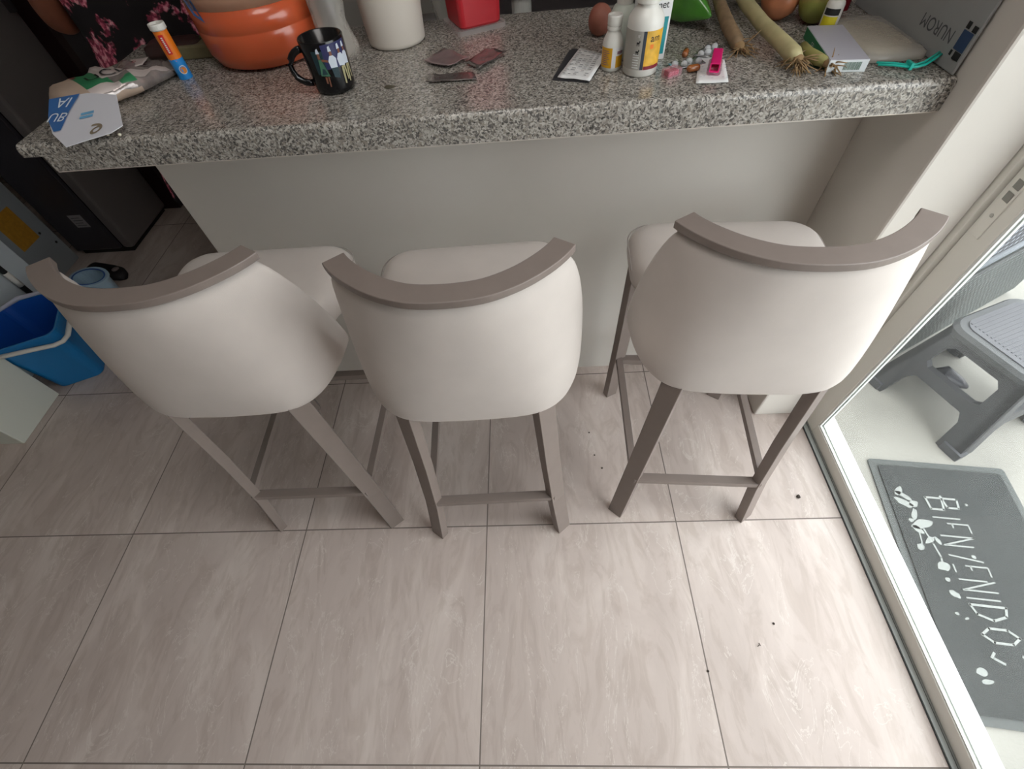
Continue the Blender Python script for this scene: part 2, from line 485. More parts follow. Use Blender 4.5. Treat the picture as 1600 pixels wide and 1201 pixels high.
# frame (jamb, head) and floor track
f = bpy.data.objects.new('trim_2', None); C.objects.link(f); struct(f); f.location = (1.112, 0.365, 0)
m = MB(); m.box(0.0, 0.075, 0.002, 0.040, 0.0, 2.1); m.build('jamb', ALU, f, bevel=0.002)
m = MB(); m.box(-0.0012, 0.0, 0.020, 0.0225, 0.0, 0.80); m.box(-0.0012, 0.0, 0.020, 0.0225, 0.86, 1.9); m.build('jamb_slot', mat('slot_shadow', (126, 122, 114), 0.6), f)
m = MB(); m.box(0.0, 0.075, -1.665, 0.002, 2.051, 2.1); m.build('head', ALU, f)
m = MB(); m.box(-0.007, -0.005, -1.665, 0.002, 0, 0.003); m.box(0.0075, 0.0095, -1.665, 0.002, 0, 0.0055); m.build('track_gasket', GASKET, f)
m = MB(); m.box(-0.005, 0.0075, -1.665, 0.002, 0, 0.006); m.box(0.0095, 0.054, -1.665, 0.002, -0.02, 0.005); m.build('track', TRACK, f)

# added fill light above the stools, out of view, brightens seats and counter
lp = thing('added_fill_light', 'added square fill light on the ceiling above the bar stools', 'fill light', (0.1, -0.05, 2.5))
m = MB(); m.box(-.33, .33, -.33, .33, -.035, 0.0); m.build('housing', ALUW, lp, bevel=.004)
FILL = bpy.data.materials.new('fill_glow'); FILL.use_nodes = True
pset(FILL.node_tree.nodes['Principled BSDF'], Emission_Color=(1.0, .945, .90, 1), Emission_Strength=5.6)
m = MB(); m.box(-.30, .30, -.30, .30, -.040, -.035); m.build('fill_emitter', FILL, lp)

# ------------------------------------------------------------------ counter
ct = thing('breakfast_bar_worktop', 'long speckled grey granite bar worktop with a thick front edge', 'worktop', (0, 0, 0))
prof_ = [(0.975, 1.032), (0.436, 1.032)] + [(0.436 + 0.011 - 0.011 * math.cos(q * PI / 12), 1.044 + 0.011 * math.sin(q * PI / 12)) for q in range(7)] + [(0.975, 1.055)]
m = MB(); m.loft([[Vector((x, y, z)) for y, z in prof_] for x in (-0.848, 0.954)]); m.build('slab', GRANITE, ct)
m = MB(); m.box(-0.806, 0.954, 0.436, 0.475, 1.0, 1.032); m.build('front_apron', GRANITE, ct)
m = MB(); m.box(-0.806, 0.954, 0.4375, 0.4745, 0.9975, 1.0); m.build('caulk_bead', WHITE2, ct)
for z in (0,):
    tag(MB().box(-0.74, 0.93, 0.645, 0.73, 0.998, 1.032).build('support_rail', WALL), 'pale plastered ledge carrying the granite bar', 'ledge', kind='structure')


# ------------------------------------------------------------------ bar stools
HALF = [(0, .040), (.045, .043), (.08, .052), (.118, .070), (.15, .092), (.18, .119), (.202, .146), (.217, .174), (.225, .205), (.229, .24), (.230, .28), (.230, .33)]


HALFB = [(0, .034), (.055, .035), (.10, .037), (.14, .044), (.172, .060), (.197, .085), (.214, .117), (.225, .153), (.231, .19), (.234, .23), (.235, .27), (.235, .33)]


def arc_table(pts):
    s = [0]
    for a, b in zip(pts, pts[1:]): s.append(s[-1] + math.hypot(b[0] - a[0], b[1] - a[1]))
    return pts, s


APTS, AS = arc_table(HALF)
BPTS, BS = arc_table(HALFB)
S_TIP = AS[6] + 0.006


def curve_at(s, APTS=APTS, AS=AS):
    sg = -1 if s < 0 else 1; t = abs(s)
    for i in range(len(AS) - 1):
        if t <= AS[i + 1] or i == len(AS) - 2:
            k = (t - AS[i]) / (AS[i + 1] - AS[i])
            p0 = APTS[max(i - 1, 0)] if i > 0 else (-APTS[1][0], APTS[1][1]); p1 = APTS[i]; p2 = APTS[i + 1]; p3 = APTS[min(i + 2, len(APTS) - 1)]
            out = []
            for c in (0, 1):
                out.append(0.5 * (2 * p1[c] + (p2[c] - p0[c]) * k + (2 * p0[c] - 5 * p1[c] + 4 * p2[c] - p3[c]) * k * k + (3 * p1[c] - p0[c] - 3 * p2[c] + p3[c]) * k ** 3))
            return sg * out[0], out[1]


def curve_mix(s, w):
    a = curve_at(s); b = curve_at(s, BPTS, BS)
    return a[0] + (b[0] - a[0]) * w, a[1] + (b[1] - a[1]) * w


def curve_n(s, w=0.0):
    a = curve_mix(s - 0.004, w); b = curve_mix(s + 0.004, w)
    dx, dy = b[0] - a[0], b[1] - a[1]; l = math.hypot(dx, dy)
    return dy / l, -dx / l       # outward (away from the sitter)


def make_stool(label):
    t = thing('bar_stool', label, 'bar stool', group='bar stools at the granite counter')
    # padded shell
    ZB, ZT = 0.640, 0.966
    nu, rings = 41, []
    for i in range(nu):
        u = -1 + 2 * i / (nu - 1)
        ring = []
        prof = [(0.000, 0.0, 0.022), (0.022, 0.003, 0.0), (0.10, 0.008, None), (0.30, 0.009, None), (0.55, 0.007, None), (0.8, 0.003, None), (0.95, 0.0, None), (1.0, -0.004, None)]
        outer, inner = [], []
        for k, (v, bul, _) in enumerate(prof):
            ext = (1 - v) ** 0.8 * 0.138
            s = u * (S_TIP + ext)
            wb = (1 - v) ** 0.8
            x, y = curve_mix(s, wb); nx, ny = curve_n(s, wb)
            rise = 0.012 * max(0, abs(u) - 0.5) / 0.5 * (1 - v)
            z = ZB + rise + (ZT - ZB) * v
            off = bul if k > 0 else -0.010
            outer.append(Vector((x + nx * off, y + ny * off, z + (0.0 if k else -0.004))))
            th = 0.034 if k not in (0,) else 0.022
            if v > 0.9: th = 0.030
            inner.append(Vector((x - nx * th, y - ny * th, z + (0.004 if k == 0 else 0))))
        ring = outer + inner[::-1]
        rings.append(ring)
    sh = MB().loft(rings).build('backrest', FABRIC, t, smooth=True, sub=1)
    # top rail following the shell
    rr = []
    n = 36
    for i in range(n + 1):
        s = -S_TIP + 2 * S_TIP * i / n
        x, y = curve_at(s); nx, ny = curve_n(s)
        a, b = 0.004, -0.036
        rr.append([Vector((x + nx * b, y + ny * b, 0.967)), Vector((x + nx * a, y + ny * a, 0.967)), Vector((x + nx * a, y + ny * a, 0.981)), Vector((x + nx * b, y + ny * b, 0.983))])
    MB().loft(rr).build('top_rail', METAL, t, bevel=0.0015)
    # seat cushion: rounded slab with a crown
    rings = []
    for inset, z, rad in ((0.030, 0.664, 0.05), (0.006, 0.670, 0.06), (0.0, 0.690, 0.065), (0.0, 0.712, 0.065), (0.006, 0.732, 0.065), (0.022, 0.745, 0.06), (0.05, 0.752, 0.05), (0.11, 0.757, 0.04)):
        pl = rrect(-0.226 + inset, 0.226 - inset, 0.085 + inset * 0.5, 0.502 - inset, rad, 6)
        # narrower where it sits inside the shell
        ring = []
        for q in range(len(pl)):
            a_, b_ = pl[q], pl[(q + 1) % len(pl)]
            n_ = 8 if math.hypot(a_[0] - b_[0], a_[1] - b_[1]) > 0.1 else 1
            for w_ in range(n_):
                x, y = a_[0] + (b_[0] - a_[0]) * w_ / n_, a_[1] + (b_[1] - a_[1]) * w_ / n_
                k = min(1, max(0, (0.33 - y) / 0.07)); k = k * k * (3 - 2 * k)
                ring.append(Vector((x * (1 - 0.15 * k), y, z)))
        rings.append(ring)
    seat = MB().loft(rings).build('seat', FABRIC, t, smooth=True, sub=1)
    pl = rrect(-0.2265, 0.2265, 0.08, 0.5025, 0.065, 8)
    pts = [(-.2265, .33, .722)] + [(x, y, 0.722) for x, y in pl[:18][::-1]] + [(.2265, .33, .722)]
    MB().tube(pts, 0.0014, 6).build('seam', SEAM, seat, smooth=True)
    # under-frame
    m = MB(); m.prism(rrect(-0.16, 0.16, 0.10, 0.47, 0.03), 0.648, 0.668); m.build('seat_base', METAL, t)
    # legs: flat bars turned to the corners
    for sx in (-1, 1):
        side = (math.cos(math.radians(-36 * sx)), math.sin(math.radians(-36 * sx)), 0) if sx > 0 else (math.cos(math.radians(36)), math.sin(math.radians(36)), 0)
        side = Vector((1, 0, 0)); side.rotate(Matrix.Rotation(math.radians(38) * sx, 3, 'Z'))
        path = [(sx * 0.146, 0.066, 0.655), (sx * 0.160, 0.055, 0.42), (sx * 0.176, 0.040, 0.20), (sx * 0.196, 0.016, 0.0)]
        rr = []
        for j, p in enumerate(path):
            p = Vector(p); w, h = (0.046, 0.026)
            oth = Vector((0, 0, 1)).cross(side)
            rr.append([p + side * (a * w / 2) + oth * (b * h / 2) for a, b in ((-1, -1), (1, -1), (1, 1), (-1, 1))])
        MB().loft(rr).build('leg', METAL, t, bevel=0.0015)
        side = Vector((1, 0, 0)); side.rotate(Matrix.Rotation(math.radians(-30) * sx, 3, 'Z'))
        path = [(sx * 0.186, 0.458, 0.655), (sx * 0.188, 0.464, 0.3), (sx * 0.192, 0.476, 0.0)]
        rr = []
        oth = Vector((0, 0, 1)).cross(side)
        for p in path:
            p = Vector(p)
            rr.append([p + side * (a * 0.042 / 2) + oth * (b * 0.026 / 2) for a, b in ((-1, -1), (1, -1), (1, 1), (-1, 1))])
        MB().loft(rr).build('leg', METAL, t, bevel=0.0015)
    # stretchers: rear, front footrest, two sides
    m = MB(); m.bar((-0.172, 0.032, 0.222), (0.172, 0.032, 0.222), 0.024, 0.020, (0, 1, 0)); m.build('stretcher', METAL, t, bevel=0.001)
    m = MB(); m.bar((-0.186, 0.462, 0.222), (0.186, 0.462, 0.222), 0.024, 0.024, (0, 1, 0)); m.build('footrest', METAL, t, bevel=0.001)
    for sx in (-1, 1):
        m = MB(); m.bar((sx * 0.174, 0.05, 0.232), (sx * 0.186, 0.455, 0.232), 0.020, 0.022, (1, 0, 0)); m.build('stretcher', METAL, t, bevel=0.001)
    return t


s0 = make_stool('off-white upholstered bar stool in the middle, between the other two stools')
s0.location = (0.045, -0.027, 0); s0.rotation_euler = (0, 0, math.radians(1.5))
dup(s0, (-0.498, 0.004, 0), math.radians(0.5), 'off-white upholstered bar stool nearest the blue bin and dark fridge')
dup(s0, (0.613, 0.011, 0), math.radians(-4.0), 'off-white upholstered bar stool beside the glass sliding door')


# ------------------------------------------------------------------ left side: fridge, cabinet, bin, bits on the kitchen floor
LEDGE = mat('grey_board', (150, 156, 160), 0.5)
fr = thing('refrigerator', 'tall charcoal refrigerator behind the left end of the counter', 'refrigerator', (-2.28, 1.54, 0))
m = MB(); m.box(0, 0.25, 0, 0.40, 0.03, 1.78); m.build('body', DKGREY, fr, bevel=0.006)
m = MB(); m.box(0.258, 0.318, 0.008, 0.40, 0.025, 1.78); dr = m.build('door', DKGREY2, fr, bevel=0.016, segs=3)
m = MB(); m.box(0.25, 0.258, 0.02, 0.39, 0.03, 1.77); m.build('door_gasket', BLACK, fr)
m = MB(); m.box(0.318, 0.345, 0.35, 0.37, 0.95, 1.45); m.build('handle', DKGREY, dr, bevel=0.004)
m = MB(); m.box(0.01, 0.295, 0.02, 0.39, 0.0, 0.03); m.build('plinth', BLACK, fr)
m = MB(); m.box(0.13, 0.20, -0.0012, 0.0, 0.17, 0.24); lb = m.build('rating_label', mat('label_grey', (150, 146, 150), 0.6), fr)
m = MB()
for k in range(4): m.box(0.14, 0.14 + 0.05 - 0.008 * (k % 2), -0.0016, -0.0011, 0.18 + k * 0.014, 0.184 + k * 0.014)
m.build('label_print', mat('label_ink', (92, 90, 96), 0.7), lb)

kc = thing('kitchen_unit', 'dark grey tall kitchen unit beyond the refrigerator', 'cabinet', (-2.28, 1.95, 0))
m = MB(); m.box(0, 0.385, 0, 0.045, 0.0, 2.1); m.build('side_panel', DKBROWN, kc)  # dark panel standing in for the shaded gap beside the refrigerator
m = MB(); m.box(0, 0.30, 0.046, 0.9, 0.08, 2.1); m.build('carcass', DKGREY2, kc, bevel=0.004)
m = MB(); m.box(0.30, 0.32, 0.05, 0.88, 0.10, 2.08); m.build('door', DKGREY, kc, bevel=0.003)
m = MB(); m.box(0.02, 0.27, 0.05, 0.88, 0, 0.08); m.build('plinth', DKBROWN, kc)

gc = thing('grey_cabinet', 'pale grey side panel of a cabinet left of the refrigerator', 'cabinet', (-2.285, 1.15, 0))
m = MB(); m.box(-0.5, 0.0, 0.0, 0.375, 0.0, 1.5); m.build('carcass', LEDGE, gc, bevel=0.003)
m = MB(); m.box(0.0, 0.0012, 0.18, 0.30, 0.19, 0.36); m.build('yellow_sticker', mat('yellow_paper', (186, 134, 42), 0.6, var=0.15, scale=60), gc)
for yy, zz in ((0.315, 0.20), (0.345, 0.125)):
    m = MB(); M = Matrix.Translation((0.0, yy, zz)) @ Matrix.Rotation(PI / 2, 4, 'Y')
    m.lathe([(0.006, 0), (0.006, 0.002), (0.003, 0.003)], 12, M=M); m.build('screw_cap', INK, gc, smooth=False)

wc = thing('white_cabinet', 'white cabinet behind the blue bin at the left edge', 'cabinet', (-2.02, 0.615, 0))
m = MB(); m.box(-0.55, 0.0, 0.0, 0.49, 0.0, 1.3); m.build('carcass', mat('white_laminate', (206, 214, 220), 0.4), wc, bevel=0.004)

bp = thing('broom_handle', 'thin black pole with pale marks against the white cabinet', 'broom', (-1.985, 0.98, 0))
m = MB(); m.tube([(0, 0, 0.0), (-0.012, 0.004, 0.9)], 0.011, 10); m.build('pole', INK, bp, smooth=True)
m = MB(); m.tube([(-0.002, 0.0012, 0.27), (-0.0035, 0.0016, 0.34)], 0.0116, 10); m.build('pale_band', WHITE, bp, smooth=True)

# blue bin
BLUE = mat('blue_plastic', (22, 120, 186), 0.38)
BLUED = mat('blue_plastic_inside', (22, 84, 176), 0.4)
bn = thing('waste_bin', 'bright blue rectangular plastic bin with a white handle', 'bin', (-1.815, 0.765, 0), math.radians(24))


def rr3(hx, hy, r, z): return [Vector((x, y, z)) for x, y in rrect(-hx, hx, -hy, hy, r, 5)]


m = MB(); m.loft([rr3(.085, .105, .03, 0), rr3(.088, .108, .03, .004), rr3(.118, .142, .035, .27), rr3(.122, .146, .035, .272), rr3(.122, .146, .035, .28), rr3(.115, .139, .034, .28)], cap=False)
m.mi = 1; m.loft([rr3(.115, .139, .034, .28), rr3(.083, .103, .028, .006)], cap=False)
m.add(rr3(.083, .103, .028, .006), [tuple(range(24))]); m.mi = 0; m.add(rr3(.085, .105, .03, 0), [tuple(range(24))])
m.build('tub', [BLUE, BLUED], bn, smooth=False)
m = MB(); pts = []
for i in range(17):
    a = PI * i / 16
    pts.append((0.126 + 0.012 * math.sin(a), -0.13 + 0.26 * i / 16, 0.268 - 0.035 * math.sin(a)))
pts2 = [(-0.10, -0.155, 0.262), (0.02, -0.158, 0.250), (0.09, -0.155, 0.238), (0.118, -0.145, 0.236), (0.133, -0.12, 0.238), (0.137, -0.03, 0.246), (0.135, 0.06, 0.262)]
m.tube(pts2, 0.010, 8, 0.75); m.build('handle', WHITE, bn, smooth=True)
m = MB(); m.tube([(-0.118, 0.10, 0.285), (-0.05, 0.150, 0.287), (0.02, 0.150, 0.284), (0.07, 0.146, 0.287)], [0.006, 0.010, 0.008, 0.005], 8); m.build('liner_edge', mat('pale_liner', (190, 190, 205), 0.4), bn, smooth=True)

bs = thing('bucket', 'pale blue plastic bucket with a blue rim line behind the left stool', 'bucket', (-1.82, 1.105, 0), math.radians(-15))


def el(a, b, z, n=28): return [Vector((a * math.cos(2 * PI * i / n), b * math.sin(2 * PI * i / n), z)) for i in range(n)]


m = MB(); m.loft([el(.065, .045, 0), el(.088, .058, .19), el(.098, .066, .192), el(.098, .066, .20), el(.084, .054, .20), el(.06, .04, .006)], cap=True); m.build('tub', mat('pale_blue_plastic', (176, 204, 224), 0.35), bs, smooth=False)
m = MB(); m.loft([el(.0845, .0545, .2005), el(.0845, .0545, .2012), el(.078, .048, .2012), el(.078, .048, .1990)], cap=False); m.build('blue_rim_line', mat('blue_line', (58, 98, 168), 0.4), bs)

sl = thing('slipper', 'black slipper with a grey mark lying on the kitchen floor', 'slipper', (-2.035, 1.375, 0), math.radians(-22))
rings = []
for x, w, z in ((-.13, .02, .02), (-.115, .036, .03), (-.05, .042, .034), (.03, .046, .042), (.09, .044, .048), (.125, .030, .036), (.137, .012, .02)):
    rings.append([Vector((x, w * math.cos(2 * PI * i / 14), max(0.0, z / 2 + z / 2 * math.sin(2 * PI * i / 14)))) for i in range(14)])
m = MB(); m.loft(rings); m.build('upper', mat('black_rubber', (20, 17, 20), 0.6), sl, smooth=True)
m = MB(); m.lathe([(0.018, 0.0), (0.016, 0.004), (0.006, 0.006)], 14, c=(0.09, 0.008, 0.045)); m.build('grey_mark', mat('mark_grey', (130, 118, 116), 0.6), sl)

# dark kitchen worktop behind the bar (seen between the red canister and the bottles)
kw = thing('kitchen_hob', 'dark kitchen stove standing behind the granite bar', 'stove', (0, 0, 0))
m = MB(); m.box(0.02, 0.94, 1.30, 1.85, 0.0, 0.90); m.build('body', DKGREY2, kw, bevel=0.006)
m = MB(); m.box(0.01, 0.95, 1.28, 1.85, 0.90, 0.93); m.build('hob_top', DKGREY, kw, bevel=0.004)
m = MB(); m.box(0.42, 0.426, 1.275, 1.28, 0.1, 0.88); m.box(0.08, 0.9, 1.27, 1.275, 0.80, 0.81); m.build('door_gap', BLACK, kw)

# ------------------------------------------------------------------ patio: mat, step stool, woven chair, gravel
MATC = mat('charcoal_mat_pile', (52, 56, 56), 0.95, var=0.25, scale=120, bump=0.8, bscale=350)
MATB = mat('grey_mat_border', (82, 86, 85), 0.8)
dm = thing('door_mat', 'charcoal door mat with worn white lettering outside the glass door', 'mat', (1.264, 0.195, 0), math.radians(-7.3))
m = MB(); m.prism(rrect(0.0, 0.40, -0.71, 0.0, 0.012), 0.0, 0.006); m.build('border', MATB, dm)
m = MB(); m.prism(rrect(0.022, 0.378, -0.688, -0.022, 0.008), 0.0055, 0.011); m.build('pile', MATC, dm)
WHT = mat('worn_white_print', (150, 154, 151), 0.8, var=0.12, scale=90)


def stroke(mb, pts, w, z0=0.0109, z1=0.0122):
    """hand-painted stroke on the mat"""
    for (a, b) in zip(pts, pts[1:]):
        dx, dy = b[0] - a[0], b[1] - a[1]; l = math.hypot(dx, dy) or 1e-6
        nx, ny = -dy / l * w / 2, dx / l * w / 2; ex, ey = dx / l * w * .35, dy / l * w * .35
        mb.prism([(a[0] + nx - ex, a[1] + ny - ey), (a[0] - nx - ex, a[1] - ny - ey), (b[0] - nx + ex, b[1] - ny + ey), (b[0] + nx + ex, b[1] + ny + ey)], z0, z1)


GL = {  # letters as strokes in a unit box
    'B': [[(0, 0), (0, 1)], [(0, 1), (.6, .95), (.6, .6), (0, .52)], [(0, .52), (.75, .45), (.75, .05), (0, 0)]],
    'I': [[(.3, 0), (.3, 1)]],
    'E': [[(.7, 1), (0, 1), (0, 0), (.7, 0)], [(0, .5), (.5, .5)]],
    'N': [[(0, 0), (0, 1), (.75, 0), (.75, 1)]],
    'V': [[(0, 1), (.38, 0), (.76, 1)]],
    'D': [[(0, 0), (0, 1), (.5, .9), (.78, .5), (.5, .1), (0, 0)]],
    'O': [[(.4, 0), (.05, .25), (.05, .75), (.4, 1), (.75, .75), (.75, .25), (.4, 0)]],
    'S': [[(.7, .85), (.35, 1), (.05, .78), (.35, .52), (.7, .28), (.4, 0), (.02, .15)]]}
m = MB()
word = 'BIENVENIDOS'
adv = [0.93 * q for q in (0.062, 0.024, 0.042, 0.046, 0.044, 0.042, 0.046, 0.024, 0.058, 0.060, 0.05)]
y = -0.125; rnd = random.Random(3)
for ch, a in zip(word, adv):
    w_ = a * 0.86; x0 = 0.125; h_ = 0.088
    for st in GL[ch]:
        pts = [(x0 + py * h_ + 0.02 * (y + 0.12) * -1.0 * 0.3, y - px * w_) for px, py in st]
        # the print has flaked: every stroke is drawn in broken pieces
        for p, q in zip(pts, pts[1:]):
            if ch in 'BDO' or rnd.random() > 0.22:
                cut = 1.0 if ch in 'BDO' else rnd.uniform(0.6, 1.0)
                stroke(m, [p, (p[0] + (q[0] - p[0]) * cut, p[1] + (q[1] - p[1]) * cut)], 0.006 if ch in 'BDOS' else 0.0042)
    y -= a
m.build('lettering', WHT, dm)


def blob(mb, x, y, a, b, rot, n=12, jit=0.2):
    pts = []
    for i in range(n):
        t = 2 * PI * i / n; r = 1 + rnd.uniform(-jit, jit)
        px, py = a * r * math.cos(t), b * r * math.sin(t)
        pts.append((x + px * math.cos(rot) - py * math.sin(rot), y + px * math.sin(rot) + py * math.cos(rot)))
    mb.prism(pts, 0.0109, 0.0124)


for b_ in ((.055, -.11, .018, .008, .9), (.062, -.125, .022, .007, -.6), (.058, -.150, .026, .011, -.5), (.083, -.152, .014, .010, .3), (.075, -.185, .02, .007, 1.2),
           (.085, -.215, .030, .014, .3), (.06, -.205, .008, .006, 0), (.068, -.232, .016, .009, -.8), (.09, -.262, .018, .007, .6), (.058, -.285, .011, .009, .2), (.112, -.262, .006, .012, .5),
           (.098, -.335, .016, .013, .5), (.096, -.372, .006, .006, 0), (.10, -.41, .013, .008, -.6), (.085, -.46, .005, .004, 0), (.105, -.47, .006, .003, .4), (.09, -.595, .014, .011, .2), (.093, -.615, .014, .006, .1),
           (.17, -.12, .004, .005, 0), (.235, -.14, .004, .004, 0), (.19, -.30, .006, .005, 0)):
    m = MB(); blob(m, *b_); m.build('flower_print', WHT, dm)
m = MB()
stroke(m, [(.085, -.23), (.095, -.27), (.102, -.31), (.098, -.33)], .005); stroke(m, [(.07, -.23), (.066, -.27), (.058, -.285)], .004)
m.build('stem_print', WHT, dm)

# plastic step stool
PL = mat('grey_plastic', (66, 67, 70), 0.5, var=0.08, scale=12)
PLT = mat('ribbed_grey_plastic', (92, 93, 98), 0.6, bump=0.5, bscale=260)
ss = thing('step_stool', 'dark grey plastic step stool on the patio outside the glass', 'step stool', (1.655, 0.425, 0), math.atan2(-0.93, 0.36) + PI / 2)
# local x = away from the glass (outwards), local y = along the near panel
HT = 0.325
BX, BY, TX, TY = 0.20, 0.185, 0.135, 0.125


def taper(x, y, z):
    k = z / HT; return Vector((x * (BX + (TX - BX) * k), y * (BY + (TY - BY) * k), z))


def panel(mb, axis, sgn, holes):
    """side panel between two legs with cut-outs, on the tapered shell; coordinates (v across -1..1, z)"""
    th = 0.006
    cols = [-1, -.78, -.62, .62, .78, 1]
    rows = [0, 0.10, 0.125, 0.165, 0.185, 0.255, 0.275, HT - 0.012]

    def P(v, z, off):
        p = taper(sgn, v, z) if axis == 0 else taper(v, sgn, z)
        if axis == 0: p.x -= sgn * off
        else: p.y -= sgn * off
        return p
    return P, cols, rows


def side_panel(mb, axis, sgn):
    def P(v, z, off):
        p = taper(sgn, v, z) if axis == 0 else taper(v, sgn, z)
        if axis == 0: p.x -= sgn * off
        else: p.y -= sgn * off
        return p
    # outline: two legs, cross band, slot, top band
    def strip(poly):
        n = len(poly)
        vs = [P(v, z, 0) for v, z in poly] + [P(v, z, 0.022) for v, z in poly]
        fs = [tuple(range(n)), tuple(range(n, 2 * n))[::-1]] + [(i, (i + 1) % n, n + (i + 1) % n, n + i) for i in range(n)]
        mb.add(vs, fs)
    t = HT - 0.012
    strip([(-1, 0), (-.62, 0), (-.60, .10), (-.50, .128), (-.5, .17), (-.62, .185), (-.62, .25), (-.5, .268), (-.5, t), (-1, t)])
    strip([(.62, 0), (1, 0), (1, t), (.5, t), (.5, .268), (.62, .25), (.62, .185), (.5, .17), (.5, .128), (.60, .10)])
    strip([(-.5, .128), (.5, .128), (.5, .17), (-.5, .17)])
    strip([(-.5, .268), (.5, .268), (.5, t), (-.5, t)])


m = MB()
for ax in (0, 1):
    for sg in (-1, 1): side_panel(m, ax, sg)
m.build('frame', PL, ss)
m = MB(); m.loft([[Vector((x, y, z)) for x, y in rrect(-TX - e, TX + e, -TY - e, TY + e, 0.05, 6)] for e, z in ((0.012, HT - 0.03), (0.014, HT - 0.012), (0.006, HT), (-0.014, HT + 0.002))]); m.build('rim', mat('grey_plastic_rim', (84, 86, 88), 0.5), ss, smooth=False)
m = MB(); m.prism(rrect(-TX + 0.012, TX - 0.012, -TY + 0.012, TY - 0.012, 0.04, 6), HT, HT + 0.005); tp = m.build('tread', PLT, ss)
m = MB()
for i in range(17):
    yy = -0.1 + 0.2 * i / 16
    m.box(-TX + 0.03, TX - 0.03, yy - 0.0025, yy + 0.0025, HT + 0.0045, HT + 0.0068)
m.build('tread_ribs', PLT, tp)
for sx in (-1, 1):
    for sy in (-1, 1):
        p = taper(sx, sy, 0.0)
        m = MB(); m.prism(rrect(p.x - 0.03 if sx > 0 else p.x - 0.004, p.x + 0.004 if sx > 0 else p.x + 0.03, p.y - 0.06 if sy > 0 else p.y - 0.004, p.y + 0.004 if sy > 0 else p.y + 0.06, 0.004), 0.0, 0.03)
        m.build('foot', mat('foot_rubber', (70, 72, 76), 0.6), ss)
tag(MB().tube([(1.60, 0.52, 0.012), (1.625, 0.50, 0.03), (1.66, 0.505, 0.034), (1.69, 0.47, 0.026), (1.72, 0.46, 0.012)], [0.012, 0.03, 0.032, 0.024, 0.010], 10, 0.8).build('rag', mat('dark_rag', (44, 44, 54), 0.4, bump=0.6, bscale=80), smooth=True), 'crumpled dark rag on the patio under the step stool', 'rag')

# woven outdoor chair behind the step stool
WV = weave_material('grey_wicker', (30, 35, 35), (124, 132, 130), 15)
WV2 = weave_material('blue_grey_perforated', (34, 37, 48), (140, 146, 156), 13)
ang = math.radians(27.5)
wch = thing('wicker_armchair', 'grey woven outdoor armchair behind the step stool', 'armchair', (1.506, 0.587, 0), ang)
m = MB(); m.box(0.0, 0.74, 0.0, 0.03, 0.02, 0.40); m.build('side_panel', WV, wch, bevel=0.006)
m = MB(); m.box(0.0, 0.74, 0.57, 0.60, 0.02, 0.40); m.build('side_panel', WV, wch, bevel=0.006)
m = MB(); m.box(0.0, 0.03, 0.03, 0.57, 0.02, 0.40); m.build('front_panel', WV, wch)
m = MB(); m.box(0.03, 0.72, 0.03, 0.57, 0.28, 0.36); m.build('seat', WV, wch, bevel=0.01)
m = MB(); m.box(0.70, 0.74, 0.0, 0.60, 0.40, 0.85); m.build('backrest', WV2, wch, bevel=0.01)
m = MB(); m.box(0.0, 0.74, 0.002, 0.028, 0.48, 0.62); m.build('arm_panel', WV2, wch)
m = MB(); m.box(0.0, 0.74, 0.572, 0.598, 0.48, 0.62); m.build('arm_panel', WV2, wch)
STEELB = mat('grey_tube', (112, 118, 126), 0.4)
for yy in (0.015, 0.585):
    m = MB(); m.tube([(0, yy, 0.44), (0.74, yy, 0.44)], 0.016, 10); m.tube([(0, yy, 0.40), (0, yy, 0.64)], 0.012, 8); m.build('arm_rail', STEELB, wch, smooth=True)
for x_, y_ in ((.02, .02), (.72, .02), (.02, .58), (.72, .58)):
    m = MB(); m.tube([(x_, y_, 0), (x_, y_, 0.05)], 0.014, 8); m.build('leg', STEELB, wch)

m = MB(); nx_, ny_ = 60, 60; vs = []; fs = []
for j in range(ny_):
    for i in range(nx_):
        x = 2.30 + 1.6 * i / (nx_ - 1); yv = 0.1 + 2.3 * j / (ny_ - 1)
        vs.append((x, yv, 0.006 + 0.012 * noise.noise(Vector((x * 30, yv * 30, 0)))))
for j in range(ny_ - 1):
    for i in range(nx_ - 1):
        a = j * nx_ + i; fs.append((a, a + 1, a + nx_ + 1, a + nx_))
m.add(vs, fs)
tag(m.build('gravel', GRAVEL, smooth=True), 'black and white gravel strip beyond the patio slab', 'gravel', kind='stuff')


# ------------------------------------------------------------------ things on the bar
CT = 1.0552


def bar_thing(name, label, cat, x, y, rz=0, group=None): return thing(name, label, cat, (x, y, CT), rz, group)


# --- effervescent tablet tube
ORG = mat('orange_print', (236, 126, 30), 0.4); SKY = mat('sky_blue_print', (38, 140, 218), 0.4); RED = mat('red_print', (206, 40, 40), 0.4)
t = bar_thing('tablet_tube', 'orange and blue tablet tube with a white cap standing left of the jug', 'tube', -0.611, 0.722)
m = MB(); m.lathe([(0.0, 0), (0.0145, 0), (0.0150, 0.001), (0.0150, 0.040)], 24); m.mi = 1; m.lathe([(0.0150, 0.040), (0.0150, 0.094)], 24, cap=False); m.build('body', [SKY, ORG], t, smooth=False)
m = MB(); cyl_patch(m, [(-PI / 2 - .2, .0395), (-PI / 2 + .5, .036), (-PI / 2 + 1.2, .047), (-PI / 2 + 1.2, .050), (-PI / 2 - .2, .05)], (0, 0, 0), 0.0153); m.build('orange_flap', ORG, t)
m = MB(); m.lathe([(0.0152, 0.092), (0.0172, 0.094), (0.0172, 0.102), (0.0165, 0.104), (0.0135, 0.104), (0.012, 0.100)], 24); m.build('cap', WHITE, t, smooth=False)
m = MB(); cyl_rect(m, -PI / 2 - .1, -PI / 2 + .6, .050, .086, (0, 0, 0), 0.0154); lb = m.build('red_panel', RED, t)
